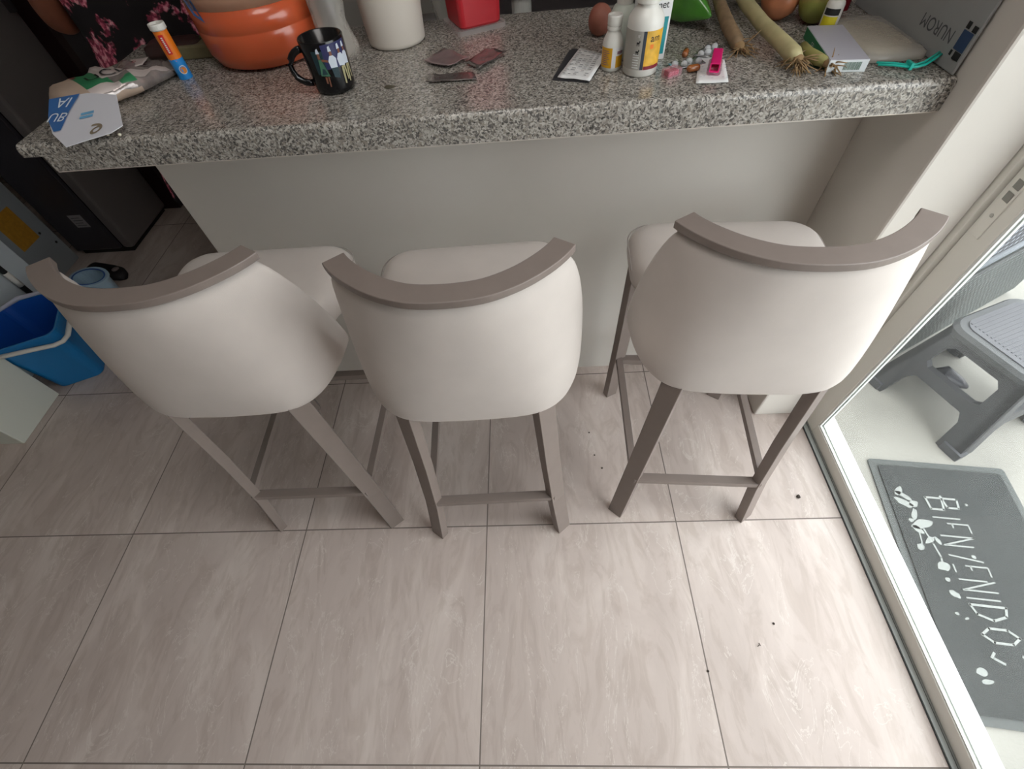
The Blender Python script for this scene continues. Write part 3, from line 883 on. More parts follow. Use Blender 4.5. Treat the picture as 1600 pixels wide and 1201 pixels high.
m = MB()
for k in range(9): cyl_rect(m, -PI / 2 + .14, -PI / 2 + .38, .053 + k * .0033, .0552 + k * .0033, (0, 0, 0), 0.0156, n=2)
m.build('panel_lettering', WHITE, lb)
m = MB()
for k in range(20):
    a0, a1 = 2 * PI * k / 20, 2 * PI * (k + 1) / 20
    q = lambda a, r: (-PI / 2 + .75 + r * math.cos(a) / .0153, .019 + r * math.sin(a))
    cyl_patch(m, [q(a0, .0085), q(a1, .0085), q(a1, .0072), q(a0, .0072)], (0, 0, 0), 0.0154)
m.build('white_ring', WHITE, t)
m = MB(); cyl_patch(m, [(-PI / 2 + .75 + .0068 * math.cos(2 * PI * k / 14) / .0153, .018 + .0065 * math.sin(2 * PI * k / 14)) for k in range(14)], (0, 0, 0), 0.0154); m.build('fruit_print', mat('orange_fruit', (214, 130, 52), 0.5), t)

# --- big juice jug
JUG = mat('orange_liquid', (205, 94, 56), 0.25, var=0.04, scale=6)
pset(JUG.node_tree.nodes['Principled BSDF'], Subsurface_Weight=0.35, Subsurface_Radius=(0.06, 0.02, 0.01), Coat_Weight=0.4)
JUG2 = clear_film('hazy_jug_plastic', (214, 168, 140), 0.55, 0.2)
t = bar_thing('water_jug', 'large translucent jug of orange drink with a blue sticker', 'jug', -0.437, 0.842)
R0 = 0.140
m = MB(); m.lathe([(0.0, 0.0), (0.108, 0.0), (0.128, 0.008), (R0 - .002, 0.03), (R0, 0.055), (R0, 0.072), (R0 - .0012, 0.0735), (R0, 0.075), (R0, 0.116)], 64); m.build('juice', JUG, t, smooth=True)
m = MB(); m.lathe([(R0, 0.1165), (R0, 0.150), (R0 - .006, 0.158), (R0 - .006, 0.166), (R0, 0.174), (R0, 0.25), (R0 - .03, 0.31), (0.05, 0.345), (0.03, 0.36), (0.03, 0.40)], 64, cap=True); m.build('upper_wall', JUG2, t, smooth=True)
m = MB(); m.lathe([(0.034, 0.395), (0.034, 0.42), (0.03, 0.424)], 24); m.build('cap', mat('blue_cap', (40, 90, 170), 0.4), t)
m = MB()
a0 = math.radians(-128)
pts = [(a0 - .30, .19), (a0 + .05, .19), (a0 + .12, .135), (a0 + .20, .098), (a0 - .02, .108), (a0 - .20, .15)]
cyl_patch(m, pts, (0, 0, 0), R0 + .0015); st = m.build('sticker', mat('jug_sticker_blue', (52, 116, 190), 0.4), t)
m = MB(); cyl_patch(m, [(a0 - .30, .19), (a0 - .10, .19), (a0 - .08, .165), (a0 - .16, .15)], (0, 0, 0), R0 + .003); m.build('sticker_swirl', mat('sticker_grey', (196, 184, 186), 0.5), st)

# --- black mug with a dance photo
t = bar_thing('mug', 'black mug printed with a photo of folk dancers', 'mug', -0.222, 0.598, math.radians(0))
rb, rt, hm = 0.0405, 0.0445, 0.094
m = MB(); m.lathe([(0.0, 0.0), (rb - .006, 0.0), (rb - .001, .004), (rb, .01), (rt, hm - .002), (rt - .0015, hm), (rt - .004, hm - .001), (rb - .004, .012), (rb - .01, .006), (0, .006)], 48, cap=False); m.build('body', BLACK, t, smooth=True)
m = MB(); ha = math.radians(198)
hp = []
for i in range(13):
    q = PI * (i / 12) - PI / 2
    rad = rt - .003 + .032 * math.cos(q)
    hp.append((rad * math.cos(ha), rad * math.sin(ha), .048 + .030 * math.sin(q)))
m.tube(hp, .0052, 10, 1.25); m.build('handle', BLACK, t, smooth=True)
# the printed picture: sky, dancers with a green skirt and white shirts
m = MB()
mats_m = [mat('print_night', (54, 56, 96), 0.25), mat('print_green', (74, 120, 96), 0.3), mat('print_white', (206, 214, 226), 0.3), mat('print_skin', (128, 84, 66), 0.3), mat('print_khaki', (172, 166, 128), 0.3), mat('print_dark_teal', (34, 58, 66), 0.3)]
A = lambda dx: -PI / 2 + .45 + dx


def mp(mi, poly):
    m.mi = mi
    cyl_patch(m, poly, (0, 0, 0), rb + .0007 + .0002 * mi, rt + .0007 + .0002 * mi, 0.01, hm)


def mr(mi, x0, x1, z0, z1, n=6):
    m.mi = mi
    cyl_rect(m, A(x0), A(x1), z0, z1, (0, 0, 0), rb + .0005, rt + .0005, .01, hm, n)


mr(0, -.25, 1.0, .048, .089, 10); mr(5, -.75, -.25, .040, .080, 5)
# woman in the green dress
mp(1, [(A(-.62), .038), (A(-.20), .036), (A(-.33), .058), (A(-.52), .058)]); mp(1, [(A(-.52), .058), (A(-.33), .058), (A(-.36), .066), (A(-.50), .066)])
mp(3, [(A(-.49), .067), (A(-.38), .067), (A(-.38), .076), (A(-.48), .076)]); mp(2, [(A(-.52), .076), (A(-.35), .076), (A(-.40), .085), (A(-.48), .083)])
mp(3, [(A(-.36), .063), (A(-.10), .060), (A(-.10), .064), (A(-.36), .067)]); mp(3, [(A(-.48), .024), (A(-.40), .024), (A(-.36), .036), (A(-.46), .036)]); mp(3, [(A(-.36), .018), (A(-.30), .018), (A(-.26), .036), (A(-.33), .036)])
# men in white
for cx in (.10, .52, .82):
    s_ = 1.0 if cx < .7 else .8
    mp(2, [(A(cx - .15), .050), (A(cx + .15), .047), (A(cx + .19 * s_), .064), (A(cx + .08), .070), (A(cx - .08), .070), (A(cx - .18), .062)])
    mp(3, [(A(cx - .05), .070), (A(cx + .06), .070), (A(cx + .06), .077), (A(cx - .05), .077)]); mp(2, [(A(cx - .08), .077), (A(cx + .07), .077), (A(cx + .03), .086), (A(cx - .05), .085)])
    if cx > .3:
        mp(4, [(A(cx - .10), .018), (A(cx - .02), .017), (A(cx + .06), .048), (A(cx - .08), .048)]); mp(4, [(A(cx + .12), .022), (A(cx + .18), .022), (A(cx + .15), .047), (A(cx + .06), .047)])
    else:
        mp(5, [(A(cx - .12), .034), (A(cx + .14), .030), (A(cx + .16), .049), (A(cx - .14), .05)])
m.build('printed_picture', mats_m, t)

# --- cream canister
t = bar_thing('canister', 'tall cream plastic canister standing right of the black mug', 'canister', -0.1265, 0.846)
m = MB(); m.lathe([(0, 0), (.062, 0), (.067, .004), (.068, .01), (.078, .20), (.080, .215), (.077, .217), (.074, .21), (.064, .012), (0, .008)], 48, cap=False); m.build('body', WHITE2, t, smooth=True)
m = MB(); m.lathe([(.0795, .214), (.082, .216), (.082, .226), (.07, .23), (0, .231)], 48); m.build('lid', WHITE2, t, smooth=False)

# --- clear crumpled bag between jug and canister
t = bar_thing('plastic_bag', 'crumpled clear plastic bag between the jug and the cream canister', 'bag', -0.252, 0.775)
rings = []
for k in range(9):
    z = .17 * k / 8; r = .045 * (1 - .35 * k / 8)
    rings.append([Vector((r * (1 + .3 * noise.noise(Vector((math.cos(a) * 2, math.sin(a) * 2, z * 22)))) * math.cos(a), r * .8 * (1 + .3 * noise.noise(Vector((math.cos(a) * 2 + 5, math.sin(a) * 2, z * 22)))) * math.sin(a), z)) for a in [2 * PI * i / 18 for i in range(18)]])
CLEAR = clear_film('clear_crumpled_film', (222, 216, 208), 0.35, 0.15)
m = MB(); m.loft(rings); m.build('film', CLEAR, t, smooth=True)
m = MB(); m.lathe([(.0, .06), (.018, .062), (.022, .10), (.014, .15), (0, .152)], 14, c=(0.0, 0.004, 0)); m.build('dark_contents', mat('dark_purple', (42, 22, 44), 0.4), t, smooth=True)

# --- red square canister on a clear tray
t = bar_thing('red_canister', 'red square canister standing on a clear plastic tray', 'canister', 0.058, 0.915, math.radians(24))
REDP = mat('red_plastic', (196, 44, 54), 0.3)
m = MB(); m.loft([[Vector((x, y, z)) for x, y in rrect(-h, h, -h, h, .012, 4)] for h, z in ((.050, .010), (.0525, .014), (.060, .19), (.061, .20))]); m.build('body', REDP, t)
m = MB(); m.prism(rrect(-.063, .063, -.063, .063, .012, 4), .20, .215); m.build('lid', REDP, t, bevel=.003)
m = MB(); m.prism(rrect(-.064, .064, -.060, .060, .010, 4), 0, .010); m.build('clear_tray', clear_film('clear_tray', (226, 214, 212), 0.35, 0.1), t)

# --- plant / greenery in a bag just behind the red canister
t = thing('plastic_bag', 'clear bag of dark leaves behind the bar, left of the red canister', 'bag', (-0.045, 1.285, 0.0))
m = MB(); m.box(-.20, .055, -.11, .30, 0, .90); t2 = m.build('side_table', DKGREY2, None, loc=(-0.045, 1.33, 0)); tag(t2, 'dark grey base unit behind the bar left of the stove', 'cabinet')
t.location = (-0.055, 1.33, 0.902)
rings = []
for k in range(8):
    z = .20 * k / 7; r = .05 * (1 - .4 * abs(k / 7 - .4))
    rings.append([Vector((r * (1 + .3 * noise.noise(Vector((math.cos(a) * 2, math.sin(a) * 2, z * 20)))) * math.cos(a), r * (1 + .3 * noise.noise(Vector((math.cos(a) * 2 + 5, math.sin(a) * 2, z * 20)))) * math.sin(a), z)) for a in [2 * PI * i / 16 for i in range(16)]])
m = MB(); m.loft(rings); m.build('film', CLEAR, t, smooth=True)
m = MB()
for k in range(7):
    a = 2.4 * k; m.tube([(0, 0, .01), (.012 * math.cos(a), .012 * math.sin(a), .08), (.026 * math.cos(a), .026 * math.sin(a), .16)], [.004, .008, .002], 6, .4)
m.build('leaves', mat('grey_green_leaf', (66, 84, 72), 0.5), t, smooth=True)

# --- white lidded jar seen just past the back edge
t = thing('jar', 'white lidded jar behind the bar, right of the red canister', 'jar', (0.178, 1.36, 0.932))
m = MB(); m.lathe([(0, 0), (.03, 0), (.032, .004), (.032, .06), (.028, .068)], 24); m.build('body', WHITE, t, smooth=False)
m = MB(); m.lathe([(.042, .066), (.043, .068), (.043, .094), (.040, .098), (.02, .0985)], 32); m.build('lid', WHITE, t, smooth=False)

# --- torn foil sachets
FOIL = mat('pinkish_foil', (150, 130, 130), 0.32, 0.35, var=0.2, scale=40, bump=0.5, bscale=60)
FOILG = mat('grey_foil', (128, 120, 118), 0.25, 0.6, var=0.25, scale=40, bump=0.6, bscale=70)


def sheet(mb, poly, z0=0.0006, th=0.0008, amp=0.004, seed=0):
    """thin crumpled sheet over a quad given by four corners; closed, with real thickness"""
    n = 9; P = [Vector((x, y, 0)) for x, y in poly]; top = []; bot = []
    for j in range(n):
        for i in range(n):
            u, v = i / (n - 1), j / (n - 1)
            p = P[0] * (1 - u) * (1 - v) + P[1] * u * (1 - v) + P[2] * u * v + P[3] * (1 - u) * v
            h = amp * (0.5 + 0.5 * noise.noise(Vector((p.x * 38 + seed, p.y * 38, seed)))) + amp * .6 * max(0, abs(u - .5) - .3)
            top.append((p.x, p.y, z0 + th + h)); bot.append((p.x, p.y, z0 + h))
    fs = []; N2 = n * n
    for j in range(n - 1):
        for i in range(n - 1):
            a = j * n + i
            fs.append((a, a + 1, a + n + 1, a + n)); fs.append((N2 + a, N2 + a + n, N2 + a + n + 1, N2 + a + 1))
    edge = [i for i in range(n)] + [j * n + n - 1 for j in range(1, n)] + [N2 - 1 - i for i in range(1, n)] + [(n - 1 - j) * n for j in range(1, n - 1)]
    for a, b in zip(edge, edge[1:] + edge[:1]): fs.append((a, N2 + a, N2 + b, b))
    mb.add(top + bot, fs); return mb


def flat(name, label, cat, poly, mt, group=None, amp=.004, seed=0, z=0.0, part=None):
    cx = sum(p[0] for p in poly) / 4; cy = sum(p[1] for p in poly) / 4
    m = MB(); sheet(m, [(x - cx, y - cy) for x, y in poly], amp=amp, seed=seed)
    o = m.build(name, mt, None, smooth=True, loc=(cx, cy, CT + z)); tag(o, label, cat, group); return o


G = 'torn foil sachets on the granite'
flat('foil_sachet', 'pinkish torn foil sachet left of the clear wrapper scrap', 'sachet', [(-.045, .690), (.016, .648), (.058, .692), (-.004, .757)], FOIL, G, .009, 1)
flat('foil_sachet', 'shiny grey foil sachet under the red canister, right of the pink one', 'sachet', [(.052, .668), (.082, .626), (.142, .706), (.098, .735)], FOILG, G, .009, 5)
flat('foil_sachet', 'flat dark foil sachet nearest the counter front of the three sachets', 'sachet', [(-.028, .581), (.080, .579), (.070, .616), (-.022, .616)], FOILG, G, .006, 9)

# --- folded leaflet on a dark card
t = bar_thing('leaflet', 'white printed leaflet lying left of the small white bottle', 'leaflet', 0.30, 0.605)
m = MB(); m.prism([(-.066, -.050), (.004, -.076), (.05, .04), (-.010, .098), (-.022, .09)], 0, .003); m.build('dark_card', mat('dark_card', (54, 54, 58), 0.6), t)
m = MB(); sheet(m, [(-.056, -.052), (.006, -.080), (.052, .040), (.002, .092)], z0=.0035, amp=.003, seed=3); pg = m.build('page', PAPER, t, smooth=True)
m = MB()
ux = Vector((.062, -.028, 0)).normalized(); uy = Vector((.055, .140, 0)).normalized()
for r in range(13):
    for w in range(5):
        if random.random() < .2: continue
        p = Vector((-.050, -.045, 0)) + uy * (.006 + r * .0095) + ux * (.003 + w * .011)
        q = ux * random.uniform(.005, .009); h = uy * .0022
        m.add([(*(p)[:2], .0082), (*(p + q)[:2], .0082), (*(p + q + h)[:2], .0082), (*(p + h)[:2], .0082)], [(0, 1, 2, 3)])
m.build('print', mat('grey_print', (96, 96, 100), 0.7), pg)

# --- small white bottle with yellow label
AMB = mat('amber_label', (214, 158, 22), 0.45, var=0.08, scale=80)
t = bar_thing('medicine_bottle', 'small white bottle with a yellow label beside the larger bottle', 'bottle', 0.3555, 0.592, math.radians(0))
m = MB(); m.lathe([(0, 0), (.0185, 0), (.0202, .002), (.0202, .043), (.019, .050), (.0145, .060), (.0125, .064), (.0125, .068)], 32); m.build('body', WHITE, t, smooth=True)
m = MB(); m.lathe([(.0138, .067), (.0138, .072), (.0128, .0725), (.0128, .074), (.0140, .0745), (.0145, .088), (.0135, .090), (.011, .090), (.010, .087)], 28); m.build('cap', WHITE, t, smooth=False)
m = MB(); r_ = .0205
m.mi = 0; cyl_rect(m, -PI / 2 - 1.5, -PI / 2 - .15, .007, .041, (0, 0, 0), r_); cyl_rect(m, -PI / 2 + .25, -PI / 2 + 1.5, .007, .027, (0, 0, 0), r_)
m.mi = 1; cyl_rect(m, -PI / 2 - .15, -PI / 2 + .25, .007, .041, (0, 0, 0), r_, n=3); cyl_rect(m, -PI / 2 + .25, -PI / 2 + 1.5, .027, .041, (0, 0, 0), r_)
m.mi = 2
for k in range(8): cyl_rect(m, -PI / 2 - 1.2, -PI / 2 - .4 - .1 * (k % 3), .012 + k * .0033, .0132 + k * .0033, (0, 0, 0), r_ + .0002, n=3)
cyl_rect(m, -PI / 2 + .35, -PI / 2 + 1.0, .030, .035, (0, 0, 0), r_ + .0002, n=3)
m.build('label_wrap', [AMB, PAPER, mat('lilac_print', (128, 96, 110), 0.6)], t)

# --- larger white bottle, gold label
GOLD = mat('gold_label', (226, 176, 62), 0.4, var=0.2, scale=70); GRYL = mat('grey_label', (168, 164, 156), 0.5, var=0.06, scale=50)
NAVY = mat('slate_stripe', (58, 66, 78), 0.5); MAR = mat('maroon_stripe', (128, 30, 44), 0.5)
t = bar_thing('medicine_bottle', 'large white bottle with a silver and gold label', 'bottle', 0.409, 0.567)
R1 = .0335
m = MB(); m.lathe([(0, 0), (R1 - .003, 0), (R1, .003), (R1, .082), (R1 - .001, .090), (R1 - .006, .098), (.020, .105), (.0185, .108), (.0185, .114)], 40); m.build('body', WHITE, t, smooth=True)
m = MB(); m.lathe([(.0215, .112), (.022, .113), (.022, .140), (.019, .143), (0, .1435)], 36); m.build('cap', WHITE, t, smooth=False)
m = MB(); q = -PI / 2 - .34
m.mi = 0; cyl_rect(m, q - 1.3, q + .12, .014, .076, (0, 0, 0), R1 + .0004, n=12)
m.mi = 1; cyl_rect(m, q + .12, q + .30, .014, .076, (0, 0, 0), R1 + .0004, n=2)
m.mi = 2; cyl_rect(m, q + .30, q + 1.5, .014, .076, (0, 0, 0), R1 + .0004, n=10)
m.mi = 3; cyl_rect(m, q + .32, q + 1.4, .014, .020, (0, 0, 0), R1 + .0008, n=8)
m.mi = 4
for k in range(6): cyl_rect(m, q - .35, q + .02 - .05 * (k % 2), .017 + k * .0042, .0182 + k * .0042, (0, 0, 0), R1 + .0006, n=2)
m.mi = 5
for zz in (.056, .042):   # two small animal silhouettes
    cyl_rect(m, q - .22, q - .06, zz, zz + .003, (0, 0, 0), R1 + .0006, n=2)
    for a in (-.21, -.17, -.10, -.075): cyl_rect(m, q + a, q + a + .02, zz - .003, zz, (0, 0, 0), R1 + .0006, n=1)
    cyl_rect(m, q - .08, q - .02, zz + .002, zz + .0055, (0, 0, 0), R1 + .0006, n=1)
m.mi = 6; cyl_rect(m, q + .55, q + .75, .048, .055, (0, 0, 0), R1 + .0008, n=2)
lw = m.build('label_wrap', [GRYL, NAVY, GOLD, MAR, PAPER, INK, ORG], t)
m = MB(); text_cyl(m, 'am', .017, (0, 0, 0), R1 + .0008, q + .82, .059); m.build('label_word', INK, lw)
m = MB(); text_cyl(m, 'IT', .006, (0, 0, 0), R1 + .0008, q - .12, .066); m.build('label_small_word', PAPER, lw)

# --- teal and white box behind the bottles
TEAL = mat('teal_print', (20, 140, 148), 0.45)
t = bar_thing('medicine_carton', 'teal and white carton standing behind the large bottle', 'box', 0.432, 0.628, math.radians(8))
m = MB(); m.box(-.032, .034, -.014, .016, 0, .125); m.build('carton', PAPER, t, bevel=.0008)
for z0_, z1_ in ((.010, .072), (.104, .122)):
    m = MB(); m.box(-.032, .030, -.0146, -.0139, z0_, z1_); m.build('teal_panel', TEAL, t)
m = MB(); text_on(m, 'met', .0165, Matrix.Translation((.014, -.0148, .086)) @ Matrix.Rotation(PI / 2, 4, 'X')); m.build('word', INK, t)

# --- white bottle further back and a reddish potato
t = bar_thing('bottle', 'white bottle with a rounded shoulder partly hidden behind the two medicine bottles', 'bottle', 0.382, 0.655)
m = MB(); m.lathe([(0, 0), (.026, 0), (.028, .003), (.028, .07), (.02, .085), (.014, .09)], 28); m.build('body', mat('greenish_white', (196, 202, 192), 0.4), t, smooth=True)
m = MB(); m.lathe([(.016, .089), (.016, .105), (.013, .107)], 20); m.build('cap', WHITE, t)


def veg(name, label, cat, x, y, prof, mt, tilt=(0, 0), seg=28, jit=.04, group=None, z=0):
    t = bar_thing(name, label, cat, x, y, 0, group)
    return t


def lathe_j(prof, seg, jit, seed, M=None):
    rings = []
    for r, z in prof:
        ring = []
        for i in range(seg):
            a = 2 * PI * i / seg; k = 1 + jit * noise.noise(Vector((math.cos(a) * 1.5 + seed, math.sin(a) * 1.5, z * 20)))
            p = Vector((r * k * math.cos(a), r * k * math.sin(a), z))
            ring.append(M @ p if M else p)
        rings.append(ring)
    return rings


def sph(r, sz, n=10, z0=0): return [(r * math.sin(PI * i / n) if 0 < i < n else r * .02, z0 + sz - sz * math.cos(PI * i / n)) for i in range(n + 1)]


o = MB().loft(lathe_j(sph(.027, .030), 22, .12, 2)).build('potato', mat('reddish_potato', (150, 92, 76), 0.6, var=0.12, scale=40), smooth=True, loc=(.352, .775, CT))
tag(o, 'reddish brown potato left of the small white bottle at the back', 'potato')

# --- green pepper
GRN = mat('green_pepper_skin', (70, 130, 46), 0.22, var=0.22, scale=22, Coat_Weight=0.5)
t = bar_thing('green_pepper', 'glossy green pepper with a pointed tip between the bottles and the leeks', 'pepper', .528, .795)
rings = []
M = Matrix.Translation((.012, .035, .045)) @ Matrix.Rotation(math.radians(24), 4, 'Z') @ Matrix.Rotation(math.radians(97), 4, 'X')
for r, z in ((.004, -.085), (.018, -.09), (.034, -.075), (.044, -.045), (.045, -.01), (.040, .025), (.029, .055), (.017, .080), (.009, .098), (.003, .108)):
    rings.append([M @ Vector((r * (1 + .13 * math.cos(3 * a + .6)) * math.cos(a), r * (1 + .13 * math.cos(3 * a + .6)) * math.sin(a), z)) for a in [2 * PI * i / 30 for i in range(30)]])
m = MB(); m.loft(rings); m.build('flesh', GRN, t, smooth=True, sub=1)
m = MB(); p0 = M @ Vector((0, 0, -.082)); p1 = M @ Vector((.004, .006, -.105)); p2 = M @ Vector((.012, .010, -.125)); m.tube([p0, p1, p2], [.012, .006, .005], 8); m.build('stem', mat('pepper_stem', (96, 128, 62), 0.6), t, smooth=True)

# --- leeks with roots
LEEK = mat('leek_skin', (186, 176, 132), 0.5, var=0.16, scale=30); LEEKB = mat('dry_leek_skin', (140, 116, 88), 0.7, var=0.25, scale=50)
ROOT = mat('dry_roots', (150, 122, 86), 0.85, var=0.25, scale=90)


def leek(label, pts, rad, mt, seed, nroot=22):
    t = bar_thing('leek', label, 'leek', pts[-1][0], pts[-1][1], group='leeks on the bar')
    b = Vector((pts[-1][0], pts[-1][1], 0))
    P = [Vector((x, y, z)) - b for x, y, z in pts]
    m = MB(); m.tube(P, rad, 14); st = m.build('stalk', mt, t, smooth=True)
    rnd = random.Random(seed); m = MB(); d = (P[-1] - P[-2]).normalized(); e = P[-1]
    for k in range(nroot):
        v = (d * rnd.uniform(.3, 1) + Vector((rnd.uniform(-1, 1), rnd.uniform(-1, 1), rnd.uniform(-.9, .5)))).normalized()
        L_ = rnd.uniform(.016, .042); s0_ = e + Vector((rnd.uniform(-.006, .006), rnd.uniform(-.006, .006), rnd.uniform(-.006, .006)))
        q1 = s0_ + v * L_ * .5 + Vector((rnd.uniform(-.004, .004), rnd.uniform(-.004, .004), 0)); q2 = q1 + v * L_ * .5 + Vector((rnd.uniform(-.006, .006), rnd.uniform(-.006, .006), -.004))
        for q in (q1, q2):
            q.z = max(q.z, .0015)
        m.tube([s0_, q1, q2], [.0016, .0012, .0006], 5)
    m.lathe([(.004, -.006), (.011, -.002), (.010, .005), (.003, .009)], 12, c=(e.x, e.y, max(e.z, .008)))
    m.build('roots', ROOT, t, smooth=True)
    return t


leek('long pale leek lying diagonally, its hairy root end by the green box', [(.664, .93, .060), (.660, .86, .055), (.660, .76, .044), (.668, .66, .034), (.683, .585, .026), (.692, .535, .020), (.696, .520, .017)], [.009, .012, .0132, .0136, .0142, .0150, .010], LEEK, 3, 44)
leek('brown dry leek standing left of the long pale leek', [(.624, .92, .060), (.618, .86, .050), (.612, .76, .036), (.612, .69, .024), (.616, .635, .015), (.618, .618, .012)], [.009, .011, .0125, .0138, .0135, .009], LEEKB, 8, 36)
leek('short leek stub with a brown root end touching the green and white box', [(.728, .582, .018), (.729, .556, .015), (.737, .525, .013), (.750, .507, .011)], [.007, .009, .011, .008], mat('yellow_green_leek', (158, 152, 94), 0.5, var=0.1), 15, 26)

# --- onions and mango
ONI = mat('orange_onion_skin', (190, 122, 86), 0.35, var=0.2, scale=26)
t = bar_thing('onion', 'orange brown onion behind the leeks', 'onion', .748, .790)
m = MB(); m.loft(lathe_j([(.004, 0), (.016, .002), (.034, .016), (.041, .036), (.036, .056), (.018, .070), (.008, .078), (.005, .090)], 28, .05, 6)); m.build('bulb', ONI, t, smooth=True)
m = MB(); m.tube([(0, 0, .078), (.006, -.006, .092), (.014, -.008, .104)], [.006, .004, .002], 7); m.build('dry_neck', LEEKB, t, smooth=True)
t = bar_thing('onion', 'pale white onion bulb left of the orange onion', 'onion', .714, .884)
m = MB(); m.loft(lathe_j([(.004, 0), (.014, .002), (.030, .014), (.036, .032), (.030, .05), (.014, .064), (.007, .075)], 26, .05, 9)); m.build('bulb', mat('pale_onion_skin', (196, 184, 150), 0.4, var=0.1), t, smooth=True)
m = MB(); m.tube([(0, 0, .07), (.004, .004, .09)], [.006, .003], 7); m.build('dry_neck', LEEKB, t, smooth=True)


def mango_mat():
    m = bpy.data.materials.new('mango_skin'); m.use_nodes = True
    nt = m.node_tree; N = nt.nodes; L = nt.links; b = N['Principled BSDF']
    tc = N.new('ShaderNodeTexCoord'); sp = N.new('ShaderNodeSeparateXYZ'); L.new(tc.outputs['Object'], sp.inputs[0])
    n = N.new('ShaderNodeTexNoise'); n.inputs['Scale'].default_value = 25; L.new(tc.outputs['Object'], n.inputs['Vector'])
    a = N.new('ShaderNodeMath'); a.operation = 'MULTIPLY_ADD'; a.inputs[1].default_value = .03; L.new(n.outputs['Fac'], a.inputs[0]); L.new(sp.outputs['Z'], a.inputs[2])
    r = N.new('ShaderNodeMapRange'); r.inputs[1].default_value = .055; r.inputs[2].default_value = .095; L.new(a.outputs[0], r.inputs[0])
    c = N.new('ShaderNodeValToRGB'); e = c.color_ramp.elements; e[0].color = lin((146, 150, 76)); e[1].color = lin((206, 142, 106))
    L.new(r.outputs[0], c.inputs[0]); L.new(c.outputs[0], b.inputs['Base Color']); b.inputs['Roughness'].default_value = .35
    return m


t = bar_thing('mango', 'green mango with a reddish top behind the dropper bottle', 'mango', .812, .748)
m = MB(); m.loft(lathe_j(sph(.040, .046, 12), 28, .06, 4)); m.build('flesh', mango_mat(), t, smooth=True)
m = MB(); m.tube([(0, 0, .090), (.002, .001, .097)], [.003, .002], 6); m.build('stem', LEEKB, t)

# --- dropper bottle
t = bar_thing('dropper_bottle', 'small white dropper bottle with a black and yellow label', 'bottle', .818, .688)
m = MB(); m.lathe([(0, 0), (.0155, 0), (.017, .002), (.017, .050), (.0155, .054), (.010, .057)], 26); m.build('body', WHITE, t, smooth=True)
m = MB(); m.lathe([(.0102, .056), (.0108, .060), (.0100, .080), (.0078, .094), (.003, .096)], 20); m.build('cap', WHITE, t, smooth=False)
m = MB(); m.mi = 0; cyl_rect(m, -PI / 2 - 1.5, -PI / 2 + .3, .006, .032, (0, 0, 0), .0173); m.mi = 1; cyl_rect(m, -PI / 2 - 1.5, -PI / 2 + .3, .034, .045, (0, 0, 0), .0173); m.build('label_wrap', [mat('yellow_label', (220, 206, 40), 0.5), INK], t)

# --- green and white medicine box
t = bar_thing('medicine_box', 'flat green and white medicine box at the counter front by the leek roots', 'box', .790, .580, math.radians(-7.5))
m = MB(); m.box(-.034, .034, -.088, .088, 0, .020); m.build('carton', mat('pale_carton', (214, 220, 222), 0.5), t, bevel=.0008)
m = MB(); m.box(-.0346, -.0339, -.078, .085, .001, .0195); gp = m.build('green_side', mat('green_print', (24, 122, 76), 0.45), t)
m = MB(); text_on(m, 'GEL', .012, frame((-.0348, .02, .004), (0, -1, 0), (0, 0, 1))); m.build('side_lettering', PAPER, gp)
m = MB()
x = -.006
for k in range(13):
    w = random.choice((.0009, .0013, .0018)); m.box(x, x + w, -.0886, -.0879, .004, .0165); x += w + random.choice((.0008, .0012))
m.build('barcode', mat('barcode_grey', (120, 140, 130), 0.6), t)
m = MB(); m.box(-.0335, .0335, -.0878, .0875, .0199, .0206); m.build('top_print', mat('lilac_grey', (188, 186, 196), 0.45), t)

# --- blister strips, candies, pink clip, note sheet
SIL = mat('blister_foil', (196, 198, 200), 0.2, 0.8, var=0.25, scale=60, bump=0.5, bscale=120)
t = bar_thing('note_sheet', 'small white printed sheet under the pink clip at the counter front', 'paper', .548, .565)
m = MB(); sheet(m, [(-.046, -.078), (.014, -.082), (.034, .02), (-.008, .050)], amp=.002, seed=2); ns = m.build('page', PAPER, t, smooth=True)
m = MB()
for k in range(40):
    u, v = random.random(), random.random(); p = Vector((-.042 + .055 * u + .02 * v, -.074 + .085 * v, .0042)); m.add([p, p + Vector((.004, 0, 0)), p + Vector((.004, .0012, 0)), p + Vector((0, .0012, 0))], [(0, 1, 2, 3)])
m.build('print', mat('pale_blue_print', (150, 156, 176), 0.7), ns)
t = bar_thing('pink_clip', 'bright pink plastic cap lying on the white printed sheet', 'cap', .551, .545)
PNK = mat('hot_pink_plastic', (228, 30, 116), 0.35)
Mx = frame((0, 0, .017), (.32, .95, 0), (-.95, .32, 0))
m = MB(); ol = rrect(-.009, .009, -.008, .008, .002, 3); il = rrect(-.007, .007, -.006, .006, .0015, 3)
rg = lambda pl, x: [Mx @ Vector((x, p[0], p[1])) for p in pl]
m.loft([rg(il, -.020), rg(il, -.036), rg(ol, -.036), rg(ol, .036), rg(il, .036)], cap=True); m.build('sleeve', PNK, t)
m = MB(); m.loft([[Mx @ Vector((x, p[0], p[1] - .008)) for p in rrect(-.013, .013, -.0065, .0065, .004, 3)] for x in (-.030, .012)]); m.build('clear_base', clear_film('clear_pinkish', (190, 130, 150), 0.5, .15), t)
